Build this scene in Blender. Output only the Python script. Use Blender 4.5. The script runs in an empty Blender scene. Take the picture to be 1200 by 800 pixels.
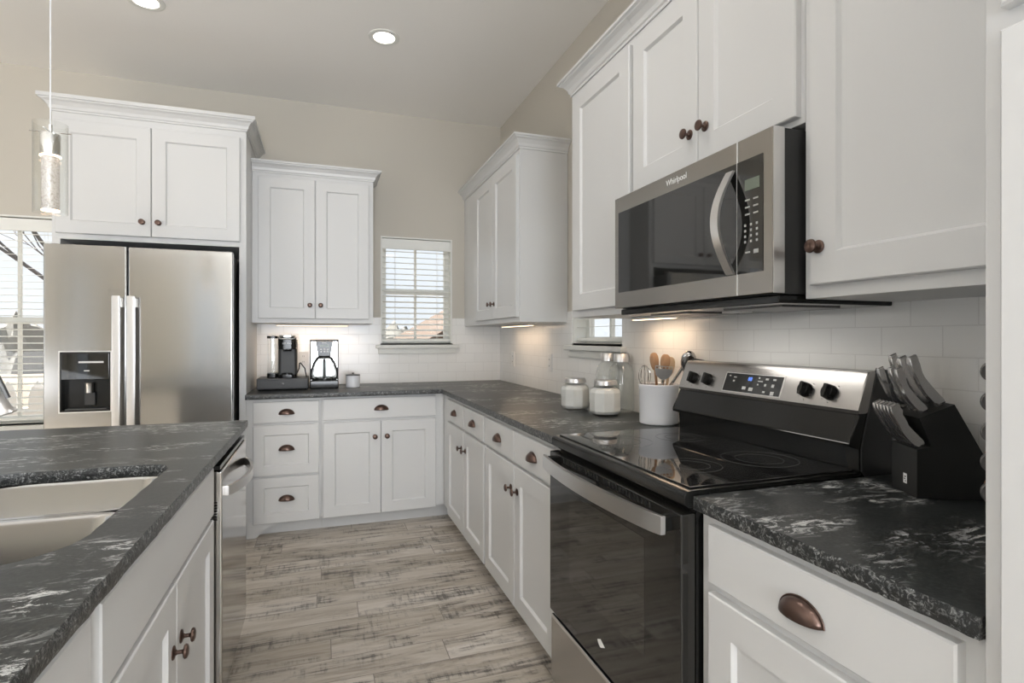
import bpy, bmesh, math, random
from mathutils import Matrix, Vector
R = math.radians
PI = math.pi
random.seed(7)
S = bpy.context.scene
COL = S.collection

# ------------------------------------------------------------------ camera, world, lights, exposure
cd = bpy.data.cameras.new('camera')
cam = bpy.data.objects.new('camera', cd)
COL.objects.link(cam)
cam.location = (0, 0, 1.267)
cam.rotation_euler = (PI / 2, 0, -0.332)
cd.sensor_width = 36
cd.lens = 647 / 1200 * 36
cd.shift_y = -3.8 / 1200
cd.clip_start = 0.02
S.camera = cam
S.view_settings.view_transform = 'Standard'
S.view_settings.look = 'None'
S.view_settings.exposure = 0.35
S.view_settings.gamma = 1.0
S.view_settings.use_curve_mapping = False
S.cycles.use_denoising = True
S.cycles.max_bounces = 10
S.cycles.diffuse_bounces = 5
S.cycles.glossy_bounces = 5
S.cycles.transmission_bounces = 10
S.cycles.transparent_max_bounces = 16
S.cycles.sample_clamp_indirect = 6
S.cycles.caustics_reflective = False
S.cycles.caustics_refractive = False

w = bpy.data.worlds.new('sky')
S.world = w
w.use_nodes = True
nt = w.node_tree
bg = nt.nodes['Background']
tc = nt.nodes.new('ShaderNodeTexCoord')
nz = nt.nodes.new('ShaderNodeTexNoise')
nz.inputs['Scale'].default_value = 2.2
nz.inputs['Detail'].default_value = 4
cr = nt.nodes.new('ShaderNodeValToRGB')
cr.color_ramp.elements[0].position = 0.35
cr.color_ramp.elements[0].color = (0.70, 0.77, 0.84, 1)
cr.color_ramp.elements[1].position = 0.65
cr.color_ramp.elements[1].color = (0.88, 0.91, 0.94, 1)
nt.links.new(tc.outputs['Generated'], nz.inputs['Vector'])
nt.links.new(nz.outputs['Fac'], cr.inputs['Fac'])
nt.links.new(cr.outputs['Color'], bg.inputs['Color'])
bg.inputs['Strength'].default_value = 1.0

XR, YB, ZC = 1.433, 4.455, 3.05
XL, YF = -4.3, -4.6


def area(name, loc, rot, sx, sy, power, color=(1, 1, 1)):
    l = bpy.data.lights.new(name, 'AREA')
    l.shape = 'RECTANGLE'
    l.size, l.size_y = sx, sy
    l.energy = power
    l.color = color
    o = bpy.data.objects.new(name, l)
    o.location = loc
    o.rotation_euler = rot
    COL.objects.link(o)
    return o


# fill lights added indoors near unseen windows, tilted up to brighten ceiling and walls
area('fill_light_left', (XL + 0.55, -0.3, 0.9), (R(90 + 74), 0, R(-90)), 3.4, 1.9, 34, (0.95, 1.0, 1.07))
area('fill_light_front', (0.15, YF + 0.75, 1.20), (R(90 + 58), 0, 0), 2.2, 2.3, 215, (0.95, 1.0, 1.07))
sun = bpy.data.lights.new('sun', 'SUN')
sun.energy = 20
sun.angle = R(1.5)
sun.color = (1, 0.96, 0.9)
so = bpy.data.objects.new('sun', sun)
COL.objects.link(so)
so.rotation_euler = Vector((0.62, -0.01, -0.78)).to_track_quat('-Z', 'Y').to_euler()   # sun entering the left great-room window

# ------------------------------------------------------------------ materials


def mat(name, color, rough=0.5, metal=0.0, **k):
    m = bpy.data.materials.new(name)
    m.use_nodes = True
    b = m.node_tree.nodes['Principled BSDF']
    b.inputs['Base Color'].default_value = (*color, 1)
    b.inputs['Roughness'].default_value = rough
    b.inputs['Metallic'].default_value = metal
    for kk, v in k.items():
        b.inputs[kk.replace('_', ' ')].default_value = v
    return m


def N(m, t, **k):
    n = m.node_tree.nodes.new(t)
    for kk, v in k.items():
        setattr(n, kk, v)
    return n


def L(m, a, b):
    m.node_tree.links.new(a, b)


def bsdf(m):
    return m.node_tree.nodes['Principled BSDF']


def coords(m, scale=(1, 1, 1), rot=(0, 0, 0), loc=(0, 0, 0)):
    t = N(m, 'ShaderNodeTexCoord')
    mp = N(m, 'ShaderNodeMapping')
    mp.inputs['Scale'].default_value = scale
    mp.inputs['Rotation'].default_value = rot
    mp.inputs['Location'].default_value = loc
    L(m, t.outputs['Object'], mp.inputs['Vector'])
    return mp.outputs['Vector']


def noise(m, vec, scale, detail=4, rough=0.6, dist=0.0):
    n = N(m, 'ShaderNodeTexNoise')
    n.inputs['Scale'].default_value = scale
    n.inputs['Detail'].default_value = detail
    n.inputs['Roughness'].default_value = rough
    n.inputs['Distortion'].default_value = dist
    L(m, vec, n.inputs['Vector'])
    return n.outputs['Fac']


def ramp(m, fac, stops):
    r = N(m, 'ShaderNodeValToRGB')
    e = r.color_ramp.elements
    while len(e) < len(stops):
        e.new(0.5)
    for i, (p, c) in enumerate(stops):
        e[i].position = p
        e[i].color = (*c, 1) if len(c) == 3 else c
    L(m, fac, r.inputs['Fac'])
    return r.outputs['Color']


def mix(m, fac, a, b, mode='MIX'):
    x = N(m, 'ShaderNodeMix', data_type='RGBA', blend_type=mode)
    if isinstance(fac, (int, float)):
        x.inputs['Factor'].default_value = fac
    else:
        L(m, fac, x.inputs['Factor'])
    for sock, v in ((6, a), (7, b)):
        if isinstance(v, tuple):
            x.inputs[sock].default_value = (*v, 1)
        else:
            L(m, v, x.inputs[sock])
    return x.outputs[2]


def bump(m, h, strength=0.2, dist=0.002):
    b = N(m, 'ShaderNodeBump')
    b.inputs['Strength'].default_value = strength
    b.inputs['Distance'].default_value = dist
    L(m, h, b.inputs['Height'])
    L(m, b.outputs['Normal'], bsdf(m).inputs['Normal'])


M = {}
M['white'] = mat('white_cabinet_paint', (0.685, 0.685, 0.68), 0.38)
bump(M['white'], noise(M['white'], coords(M['white']), 60, 2), 0.03, 0.001)
M['wall'] = mat('taupe_wall_paint', (0.59, 0.555, 0.49), 0.75)
bump(M['wall'], noise(M['wall'], coords(M['wall']), 90, 3), 0.15, 0.001)
M['ceil'] = mat('ceiling_paint', (0.92, 0.90, 0.87), 0.85)
bump(M['ceil'], noise(M['ceil'], coords(M['ceil']), 70, 3), 0.12, 0.001)
M['trim'] = mat('white_trim_paint', (0.80, 0.80, 0.76), 0.4)
M['bronze'] = mat('oil_rubbed_bronze', (0.13, 0.085, 0.07), 0.30, 0.9)
M['steel'] = mat('brushed_steel', (0.50, 0.495, 0.485), 0.27, 1.0)
for k_, v_ in (('Anisotropic', 0.5), ('Anisotropic Rotation', 0.25)):
    bsdf(M['steel']).inputs[k_].default_value = v_
bsdf(M['steel']).inputs['Roughness'].default_value = 0.15
M['steelh'] = mat('brushed_steel_horizontal', (0.48, 0.465, 0.45), 0.27, 1.0)
M['chrome'] = mat('chrome', (0.80, 0.80, 0.80), 0.08, 1.0)
M['knife'] = mat('knife_handle_steel', (0.80, 0.79, 0.78), 0.24, 0.95)
M['mwsteel'] = mat('microwave_front_steel', (0.36, 0.34, 0.315), 0.27, 1.0)
M['utensil'] = mat('polished_utensil_steel', (0.48, 0.47, 0.46), 0.12, 1.0)
M['satin'] = mat('satin_steel_handle', (0.70, 0.69, 0.68), 0.3, 1.0)
M['sink'] = mat('sink_steel', (0.42, 0.415, 0.405), 0.17, 1.0)
M['steeldw'] = mat('smooth_steel', (0.50, 0.485, 0.465), 0.11, 1.0)
M['black'] = mat('black_enamel', (0.012, 0.012, 0.011), 0.16)
bsdf(M['black']).inputs['Specular IOR Level'].default_value = 0.35
M['blackpl'] = mat('black_plastic', (0.03, 0.03, 0.03), 0.42)
M['bglass'] = mat('black_glass', (0.012, 0.012, 0.011), 0.04)
bsdf(M['bglass']).inputs['Specular IOR Level'].default_value = 0.8
M['oglass'] = mat('oven_door_glass', (0.02, 0.019, 0.017), 0.05)
bsdf(M['oglass']).inputs['Specular IOR Level'].default_value = 0.7
M['ctop'] = mat('cooktop_ceramic_glass', (0.012, 0.012, 0.012), 0.03)
bsdf(M['ctop']).inputs['Specular IOR Level'].default_value = 1.0
M['grey'] = mat('dark_grey_metal', (0.12, 0.12, 0.12), 0.35, 0.6)
M['rubber'] = mat('dark_gap', (0.01, 0.01, 0.01), 0.8)
M['glass'] = mat('clear_glass', (1, 1, 1), 0.0, 0, Transmission_Weight=1.0, IOR=1.45)
M['pane'] = bpy.data.materials.new('window_pane')
m = M['pane']
m.use_nodes = True
nn = m.node_tree.nodes
tr = nn.new('ShaderNodeBsdfTransparent')
gl = nn.new('ShaderNodeBsdfGlossy')
gl.inputs['Roughness'].default_value = 0.02
mx = nn.new('ShaderNodeMixShader')
mx.inputs[0].default_value = 0.06
L(m, tr.outputs[0], mx.inputs[1])
L(m, gl.outputs[0], mx.inputs[2])
L(m, mx.outputs[0], nn['Material Output'].inputs['Surface'])
# thin-walled clear glass for jars and lamp shade
M['thin'] = bpy.data.materials.new('thin_clear_glass')
m = M['thin']
m.use_nodes = True
nn = m.node_tree.nodes
tr = nn.new('ShaderNodeBsdfTransparent')
tr.inputs[0].default_value = (0.985, 0.99, 0.985, 1)
gl = nn.new('ShaderNodeBsdfGlossy')
gl.inputs['Roughness'].default_value = 0.02
mx = nn.new('ShaderNodeMixShader')
lw = nn.new('ShaderNodeLayerWeight')
lw.inputs[0].default_value = 0.5
pw = nn.new('ShaderNodeMath')
pw.operation = 'POWER'
pw.inputs[1].default_value = 3.5
L(m, lw.outputs['Facing'], pw.inputs[0])
mm = nn.new('ShaderNodeMath')
mm.operation = 'MULTIPLY_ADD'
mm.inputs[1].default_value = 0.55
mm.inputs[2].default_value = 0.045
L(m, pw.outputs[0], mm.inputs[0])
L(m, mm.outputs[0], mx.inputs[0])
L(m, tr.outputs[0], mx.inputs[1])
L(m, gl.outputs[0], mx.inputs[2])
L(m, mx.outputs[0], nn['Material Output'].inputs['Surface'])
M['flour'] = mat('white_powder', (0.86, 0.85, 0.83), 0.9)
M['ceramic'] = mat('white_ceramic', (0.80, 0.81, 0.84), 0.15)
M['wood'] = mat('spoon_wood', (0.42, 0.24, 0.13), 0.5)
m = M['wood']
L(m, ramp(m, noise(m, coords(m, (40, 40, 6)), 1.5), [(0.3, (0.34, 0.19, 0.10)), (0.7, (0.50, 0.31, 0.18))]), bsdf(m).inputs['Base Color'])
M['palewood'] = mat('pale_spoon_wood', (0.62, 0.48, 0.33), 0.5)
M['blind'] = mat('blind_slat', (0.86, 0.86, 0.82), 0.45)
M['outlet'] = mat('outlet_plastic', (0.80, 0.79, 0.77), 0.35)
M['mark'] = mat('pale_print', (0.70, 0.70, 0.70), 0.5)
M['dimmark'] = mat('grey_print', (0.42, 0.42, 0.41), 0.5)
M['logo'] = mat('badge_silver', (0.85, 0.85, 0.84), 0.4, 0.0)


def emis(name, c, s):
    m = mat(name, c, 0.5)
    b = bsdf(m)
    b.inputs['Emission Color'].default_value = (*c, 1)
    b.inputs['Emission Strength'].default_value = s
    return m


M['bulb'] = emis('ceiling_bulb', (1, 0.93, 0.84), 6)
M['warm'] = emis('warm_led', (1, 0.72, 0.45), 3.0)
M['blue'] = emis('blue_display', (0.10, 0.22, 0.75), 1.0)
M['lcd'] = mat('lcd_grey', (0.16, 0.19, 0.15), 0.25)

# stone: dark leathered granite with broken white veins
m = M['stone'] = mat('black_leathered_granite', (0.03, 0.032, 0.032), 0.4)
c0 = coords(m, (1.0, 2.4, 1.6), (0, 0, R(8)))
n1 = noise(m, c0, 2.2, 3, 0.5, 0.4)
n2 = noise(m, c0, 17, 9, 0.80, 0.9)
n3 = noise(m, coords(m), 140, 3, 0.6)
mask = ramp(m, n1, [(0.47, (0, 0, 0)), (0.58, (1, 1, 1))])
vein = ramp(m, n2, [(0.525, (0, 0, 0)), (0.575, (1, 1, 1))])
mk = mix(m, 1.0, mask, vein, 'MULTIPLY')
fine = ramp(m, n3, [(0.42, (0.015, 0.017, 0.017)), (0.70, (0.042, 0.045, 0.043))])
n4 = noise(m, c0, 7, 4, 0.6, 0.8)
fine2 = mix(m, ramp(m, n4, [(0.4, (0, 0, 0)), (0.7, (1, 1, 1))]), fine, (0.030, 0.033, 0.032))
bw = N(m, 'ShaderNodeRGBToBW')
L(m, mk, bw.inputs[0])
L(m, mix(m, bw.outputs[0], fine2, (0.52, 0.53, 0.52)), bsdf(m).inputs['Base Color'])
bsdf(m).inputs['Roughness'].default_value = 0.32
bump(m, noise(m, coords(m), 60, 3, 0.5, 0.3), 0.18, 0.001)
bsdf(m).inputs['Specular IOR Level'].default_value = 0.19
m = M['edge'] = mat('chiselled_granite_edge', (0.05, 0.05, 0.05), 0.35)
n2 = noise(m, coords(m), 110, 4, 0.7, 1.2)
L(m, ramp(m, n2, [(0.50, (0.02, 0.021, 0.021)), (0.60, (0.16, 0.165, 0.16)), (0.70, (0.40, 0.41, 0.40))]), bsdf(m).inputs['Base Color'])
bump(m, noise(m, coords(m), 70, 4), 0.7, 0.003)

# floor: wood-look planks running left to right
m = M['floor'] = mat('weathered_plank_floor', (0.5, 0.45, 0.38), 0.42)
v0 = coords(m)
sp_ = N(m, 'ShaderNodeSeparateXYZ'); L(m, v0, sp_.inputs[0])
dv = N(m, 'ShaderNodeMath', operation='DIVIDE'); L(m, sp_.outputs['Y'], dv.inputs[0]); dv.inputs[1].default_value = 0.153
fl = N(m, 'ShaderNodeMath', operation='FLOOR'); L(m, dv.outputs[0], fl.inputs[0])
wn_ = N(m, 'ShaderNodeTexWhiteNoise', noise_dimensions='1D'); L(m, fl.outputs[0], wn_.inputs['W'])
ma = N(m, 'ShaderNodeMath', operation='MULTIPLY_ADD'); L(m, wn_.outputs['Value'], ma.inputs[0]); ma.inputs[1].default_value = 0.92
L(m, sp_.outputs['X'], ma.inputs[2])
cb = N(m, 'ShaderNodeCombineXYZ'); L(m, ma.outputs[0], cb.inputs['X']); L(m, sp_.outputs['Y'], cb.inputs['Y'])
v0 = cb.outputs[0]
br = N(m, 'ShaderNodeTexBrick')
br.offset = 0.0
br.offset_frequency = 2
br.squash = 1.0
br.inputs['Scale'].default_value = 1
br.inputs['Brick Width'].default_value = 0.92
br.inputs['Row Height'].default_value = 0.153
br.inputs['Mortar Size'].default_value = 0.0020
br.inputs['Mortar Smooth'].default_value = 0.3
br.inputs['Color1'].default_value = (0, 0, 0, 1)
br.inputs['Color2'].default_value = (1, 1, 1, 1)
br.inputs['Mortar'].default_value = (0.5, 0.5, 0.5, 1)
L(m, v0, br.inputs['Vector'])
# per plank offset of the grain
sc = N(m, 'ShaderNodeVectorMath', operation='SCALE')
sc.inputs['Scale'].default_value = 13.7
L(m, br.outputs['Color'], sc.inputs[0])
ad = N(m, 'ShaderNodeVectorMath', operation='ADD')
L(m, v0, ad.inputs[0])
L(m, sc.outputs[0], ad.inputs[1])


def smap(vec, s):
    mp = N(m, 'ShaderNodeMapping')
    mp.inputs['Scale'].default_value = s
    L(m, vec, mp.inputs['Vector'])
    return mp.outputs[0]


g1 = noise(m, smap(ad.outputs[0], (1.5, 12, 1)), 1.5, 7, 0.70, 0.6)
g2 = noise(m, smap(ad.outputs[0], (3.2, 9, 1)), 1.1, 5, 0.65, 0.3)
g3 = noise(m, smap(ad.outputs[0], (60, 7, 1)), 1.0, 3, 0.7, 0.2)
base = ramp(m, g1, [(0.33, (0.33, 0.28, 0.23)), (0.46, (0.50, 0.445, 0.375)), (0.62, (0.62, 0.57, 0.505))])
dark = ramp(m, g2, [(0.47, (0, 0, 0)), (0.62, (1, 1, 1))])
cross = ramp(m, g3, [(0.50, (0, 0, 0)), (0.62, (1, 1, 1))])
dk = ramp(m, noise(m, smap(ad.outputs[0], (1.3, 24, 1)), 1.9, 6, 0.7, 0.7), [(0.46, (0, 0, 0)), (0.60, (1, 1, 1))])
mul = mix(m, 1.0, dark, mix(m, 0.6, dk, cross, 'ADD'), 'MULTIPLY')
bw = N(m, 'ShaderNodeRGBToBW')
L(m, mul, bw.inputs[0])
c1 = mix(m, bw.outputs[0], base, (0.13, 0.115, 0.10))
tint = ramp(m, br.outputs['Color'], [(0.0, (0.82, 0.80, 0.77)), (1.0, (1.12, 1.13, 1.16))])
c2 = mix(m, 1.0, c1, tint, 'MULTIPLY')
c3 = mix(m, br.outputs['Fac'], c2, (0.22, 0.19, 0.165))
L(m, c3, bsdf(m).inputs['Base Color'])
inv = N(m, 'ShaderNodeMath', operation='SUBTRACT')
inv.inputs[0].default_value = 1.0
L(m, br.outputs['Fac'], inv.inputs[1])
bump(m, inv.outputs[0], 0.25, 0.001)


def tile_mat(name, axis, off):
    m = mat(name, (0.78, 0.765, 0.74), 0.18)
    t = N(m, 'ShaderNodeTexCoord')
    s = N(m, 'ShaderNodeSeparateXYZ')
    c = N(m, 'ShaderNodeCombineXYZ')
    L(m, t.outputs['Object'], s.inputs[0])
    L(m, s.outputs[axis], c.inputs['X'])
    L(m, s.outputs['Z'], c.inputs['Y'])
    mp = N(m, 'ShaderNodeMapping')
    mp.inputs['Location'].default_value = (off, -0.914 - 0.002, 0)
    L(m, c.outputs[0], mp.inputs['Vector'])
    b = N(m, 'ShaderNodeTexBrick')
    b.offset = 0.5
    for k, v in (('Scale', 1), ('Brick Width', 0.155), ('Row Height', 0.0762), ('Mortar Size', 0.0016), ('Mortar Smooth', 0.4)):
        b.inputs[k].default_value = v
    b.inputs['Color1'].default_value = (0.88, 0.87, 0.845, 1)
    b.inputs['Color2'].default_value = (0.90, 0.89, 0.865, 1)
    b.inputs['Mortar'].default_value = (0.77, 0.755, 0.73, 1)
    L(m, mp.outputs[0], b.inputs['Vector'])
    L(m, b.outputs['Color'], bsdf(m).inputs['Base Color'])
    i = N(m, 'ShaderNodeMath', operation='SUBTRACT')
    i.inputs[0].default_value = 1.0
    L(m, b.outputs['Fac'], i.inputs[1])
    bump(m, i.outputs[0], 0.25, 0.001)
    return m


M['tileB'] = tile_mat('white_subway_tile_back', 'X', -0.04)
M['tileR'] = tile_mat('white_subway_tile_right', 'Y', -0.0735)

# ------------------------------------------------------------------ geometry helpers


class MB:
    def __init__(s):
        s.b = bmesh.new()
        s.mi = 0
        s.wn = False

    def _f(s, fs):
        for f in fs:
            f.material_index = s.mi

    def box(s, x0, x1, y0, y1, z0, z1, bev=0.0, T=None):
        r = bmesh.ops.create_cube(s.b, size=1)
        vs = r['verts']
        for v in vs:
            v.co = Vector(((x0 + x1) / 2 + v.co.x * (x1 - x0), (y0 + y1) / 2 + v.co.y * (y1 - y0), (z0 + z1) / 2 + v.co.z * (z1 - z0)))
        fs = set(f for v in vs for f in v.link_faces)
        s._f(fs)
        if bev:
            s.wn = True
            es = set(e for v in vs for e in v.link_edges)
            q = bmesh.ops.bevel(s.b, geom=list(es), offset=bev, segments=2, affect='EDGES', profile=0.5)
            s._f(q['faces'])
            vs = list(set(v for f in q['faces'] for v in f.verts) | set(v for v in vs if v.is_valid))
        if T is not None:
            for v in vs:
                v.co = T @ v.co
        return s

    def cyl(s, p0, p1, r0, r1=None, n=20, cap=True):
        p0, p1 = Vector(p0), Vector(p1)
        return s.tube([p0, p1], [r0, r0 if r1 is None else r1], n, cap)

    def tube(s, pts, rad, n=12, cap=True, flat=1.0):
        pts = [Vector(p) for p in pts]
        if not isinstance(rad, (list, tuple)):
            rad = [rad] * len(pts)
        rings = []
        up = None
        for i, p in enumerate(pts):
            a = pts[max(i - 1, 0)]
            b = pts[min(i + 1, len(pts) - 1)]
            t = (b - a).normalized()
            if up is None:
                up = Vector((0, 0, 1)) if abs(t.z) < 0.9 else Vector((1, 0, 0))
            x = t.cross(up).normalized()
            u = x.cross(t).normalized()
            up = u
            rings.append([s.b.verts.new(p + (x * math.cos(k * 2 * PI / n) + u * math.sin(k * 2 * PI / n) * flat) * rad[i]) for k in range(n)])
        fs = []
        for i in range(len(rings) - 1):
            for k in range(n):
                fs.append(s.b.faces.new((rings[i][k], rings[i][(k + 1) % n], rings[i + 1][(k + 1) % n], rings[i + 1][k])))
        if cap:
            fs.append(s.b.faces.new(rings[0][::-1]))
            fs.append(s.b.faces.new(rings[-1]))
        s._f(fs)
        return s

    def lathe(s, prof, n=32, T=None, closed=False, sx=1.0, sy=1.0):
        rings = []
        for r, z in prof:
            if r < 1e-6:
                rings.append([s.b.verts.new((0, 0, z))])
            else:
                rings.append([s.b.verts.new((r * sx * math.cos(k * 2 * PI / n), r * sy * math.sin(k * 2 * PI / n), z)) for k in range(n)])
        fs = []
        for i in range(len(rings) - 1):
            a, b = rings[i], rings[i + 1]
            for k in range(n):
                k2 = (k + 1) % n
                if len(a) == 1 and len(b) == 1:
                    continue
                if len(a) == 1:
                    fs.append(s.b.faces.new((a[0], b[k2], b[k])))
                elif len(b) == 1:
                    fs.append(s.b.faces.new((a[k], a[k2], b[0])))
                else:
                    fs.append(s.b.faces.new((a[k], a[k2], b[k2], b[k])))
        s._f(fs)
        if T is not None:
            for rg in rings:
                for v in rg:
                    v.co = T @ v.co
        return s

    def prism(s, poly, a, b, axis='y', bev=0.0, T=None):
        """poly: 2D outline; extruded along axis between a and b"""
        def P(q, t):
            return {'x': (t, q[0], q[1]), 'y': (q[0], t, q[1]), 'z': (q[0], q[1], t)}[axis]
        va = [s.b.verts.new(P(q, a)) for q in poly]
        vb = [s.b.verts.new(P(q, b)) for q in poly]
        n = len(poly)
        fs = [s.b.faces.new(va[::-1]), s.b.faces.new(vb)]
        for k in range(n):
            fs.append(s.b.faces.new((va[k], va[(k + 1) % n], vb[(k + 1) % n], vb[k])))
        s._f(fs)
        vs = va + vb
        if bev:
            s.wn = True
            es = list(fs[0].edges) + list(fs[1].edges)
            q = bmesh.ops.bevel(s.b, geom=es, offset=bev, segments=2, affect='EDGES', profile=0.5)
            s._f(q['faces'])
            vs = list(set(v for f in q['faces'] for v in f.verts) | set(v for v in vs if v.is_valid))
        if T is not None:
            for v in vs:
                v.co = T @ v.co
        return s

    def grid(s, rows):
        vv = [[s.b.verts.new(p) for p in r] for r in rows]
        fs = []
        for i in range(len(vv) - 1):
            for j in range(len(vv[0]) - 1):
                fs.append(s.b.faces.new((vv[i][j], vv[i][j + 1], vv[i + 1][j + 1], vv[i + 1][j])))
        s._f(fs)
        return s

    def build(s, name, mats, parent=None, smooth=True, label=None, T=None):
        bmesh.ops.remove_doubles(s.b, verts=s.b.verts, dist=1e-6)
        bmesh.ops.recalc_face_normals(s.b, faces=s.b.faces)
        if T is not None:
            bmesh.ops.transform(s.b, matrix=T, verts=s.b.verts)
        me = bpy.data.meshes.new(name)
        s.b.to_mesh(me)
        s.b.free()
        if not isinstance(mats, (list, tuple)):
            mats = [mats]
        for q in mats:
            me.materials.append(M[q] if isinstance(q, str) else q)
        if smooth:
            for p in me.polygons:
                p.use_smooth = True
            try:
                me.set_sharp_from_angle(angle=R(35))
            except Exception:
                pass
        o = bpy.data.objects.new(name, me)
        COL.objects.link(o)
        if s.wn and smooth:
            wnm = o.modifiers.new('weighted_normals', 'WEIGHTED_NORMAL')
            wnm.keep_sharp = True
        if parent is not None:
            o.parent = parent
        if label:
            o['label'] = label
        return o


def thing(name, label, cat, loc=(0, 0, 0), rot=0.0, group=None):
    o = bpy.data.objects.new(name, None)
    o.empty_display_size = 0.05
    COL.objects.link(o)
    o.location = loc
    o.rotation_euler = (0, 0, rot)
    o['label'] = label
    o['category'] = cat
    if group:
        o['group'] = group
    return o


def tag(o, label, cat, group=None):
    o['label'] = label
    o['category'] = cat
    if group:
        o['group'] = group
    return o


def struct(o, label=None):
    o['kind'] = 'structure'
    if label:
        o['label'] = label
    return o


def origin(o, p):
    """move a top-level mesh's origin to p without moving the mesh"""
    o.data.transform(Matrix.Translation(-Vector(p)))
    o.location = p
    return o


def copy_tree(o, parent=None):
    c = o.copy()
    COL.objects.link(c)
    c.parent = parent
    for ch in list(o.children):
        copy_tree(ch, c)
    return c


def text(s, size, name, material, parent, T, extrude=0.0004):
    cu = bpy.data.curves.new(name, 'FONT')
    cu.body = s
    cu.size = size
    cu.extrude = extrude
    cu.align_x = 'CENTER'
    cu.align_y = 'CENTER'
    tmp = bpy.data.objects.new(name, cu)
    COL.objects.link(tmp)
    dg = bpy.context.evaluated_depsgraph_get()
    me = bpy.data.meshes.new_from_object(tmp.evaluated_get(dg))
    bpy.data.objects.remove(tmp)
    me.materials.clear()
    me.materials.append(M[material])
    me.transform(T)
    o = bpy.data.objects.new(name, me)
    COL.objects.link(o)
    o.parent = parent
    return o


# text lying in the front plane (x right, z up, facing -y)
def TF(x, y, z, sx=1.0):
    return Matrix.Translation((x, y, z)) @ Matrix.Rotation(PI / 2, 4, 'X') @ Matrix.Diagonal((sx, 1, 1, 1))


RW = R(-90)   # front faces -x (right wall)
RI = R(90)    # front faces +x (island)

# ------------------------------------------------------------------ room shell


def wall_cells(mb, a0, a1, z0, z1, holes, t0, t1, axis):
    xs = sorted(set([a0, a1] + [h[0] for h in holes] + [h[1] for h in holes]))
    for i in range(len(xs) - 1):
        xa, xb = xs[i], xs[i + 1]
        hs = sorted([(h[2], h[3]) for h in holes if h[0] <= xa + 1e-6 and h[1] >= xb - 1e-6])
        z = z0
        segs = []
        for h0, h1 in hs:
            if h0 > z:
                segs.append((z, h0))
            z = h1
        if z < z1:
            segs.append((z, z1))
        for za, zb in segs:
            if axis == 'x':
                mb.box(xa, xb, t0, t1, za, zb)
            else:
                mb.box(t0, t1, xa, xb, za, zb)


WT = 0.14
m_ = MB(); m_.box(XL - WT, XR + WT, YF - WT, YB + WT, -0.1, 0)
struct(m_.build('floor', 'floor', smooth=False), 'weathered wood-look plank floor')
m_ = MB(); m_.box(XL - WT, XR + WT, YF - WT, YB + WT, ZC, ZC + 0.12)
struct(m_.build('ceiling', 'ceil', smooth=False), 'flat taupe-white ceiling')
HB = [(0.44, 1.015, 1.215, 2.075), (-3.3, -1.555, 0.70, 2.07)]
m_ = MB(); wall_cells(m_, XL - WT, XR + WT, 0, ZC, HB, YB, YB + WT, 'x')
struct(m_.build('wall_back', 'wall', smooth=False), 'taupe back wall')
HR = [(2.44, 3.03, 1.225, 2.075)]
m_ = MB(); wall_cells(m_, YF - WT, YB, 0, ZC, HR, XR, XR + WT, 'y')
struct(m_.build('wall_right', 'wall', smooth=False), 'taupe right wall')
HL = [(-1.0, 2.5, 0.5, 2.6)]
m_ = MB(); wall_cells(m_, YF - WT, YB, 0, ZC, HL, XL - WT, XL, 'y')
struct(m_.build('wall_left', 'wall', smooth=False), 'taupe left wall')
HF = [(-1.15, 1.25, 0.2, 2.6), (-2.35, -1.75, 0.2, 2.6), (-4.22, -3.92, 0.2, 2.6)]
m_ = MB(); wall_cells(m_, XL, XR, 0, ZC, HF, YF - WT, YF, 'x')
struct(m_.build('wall_front', 'wall', smooth=False), 'taupe wall behind the camera')

# tiled backsplash
TT = 0.008
m_ = MB()
wall_cells(m_, -0.449, XR - TT, 0.914, 1.43, [(0.44, 1.015, 1.215, 1.43)], YB - TT, YB, 'x')
struct(m_.build('trim_1', 'tileB', smooth=False), 'white subway tile backsplash on the back wall')
m_ = MB()
wall_cells(m_, 0.467, YB, 0.914, 1.43, [(2.44, 3.03, 1.225, 1.43)], XR - TT, XR, 'y')
struct(m_.build('trim_2', 'tileR', smooth=False), 'white subway tile backsplash on the right wall')


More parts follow.
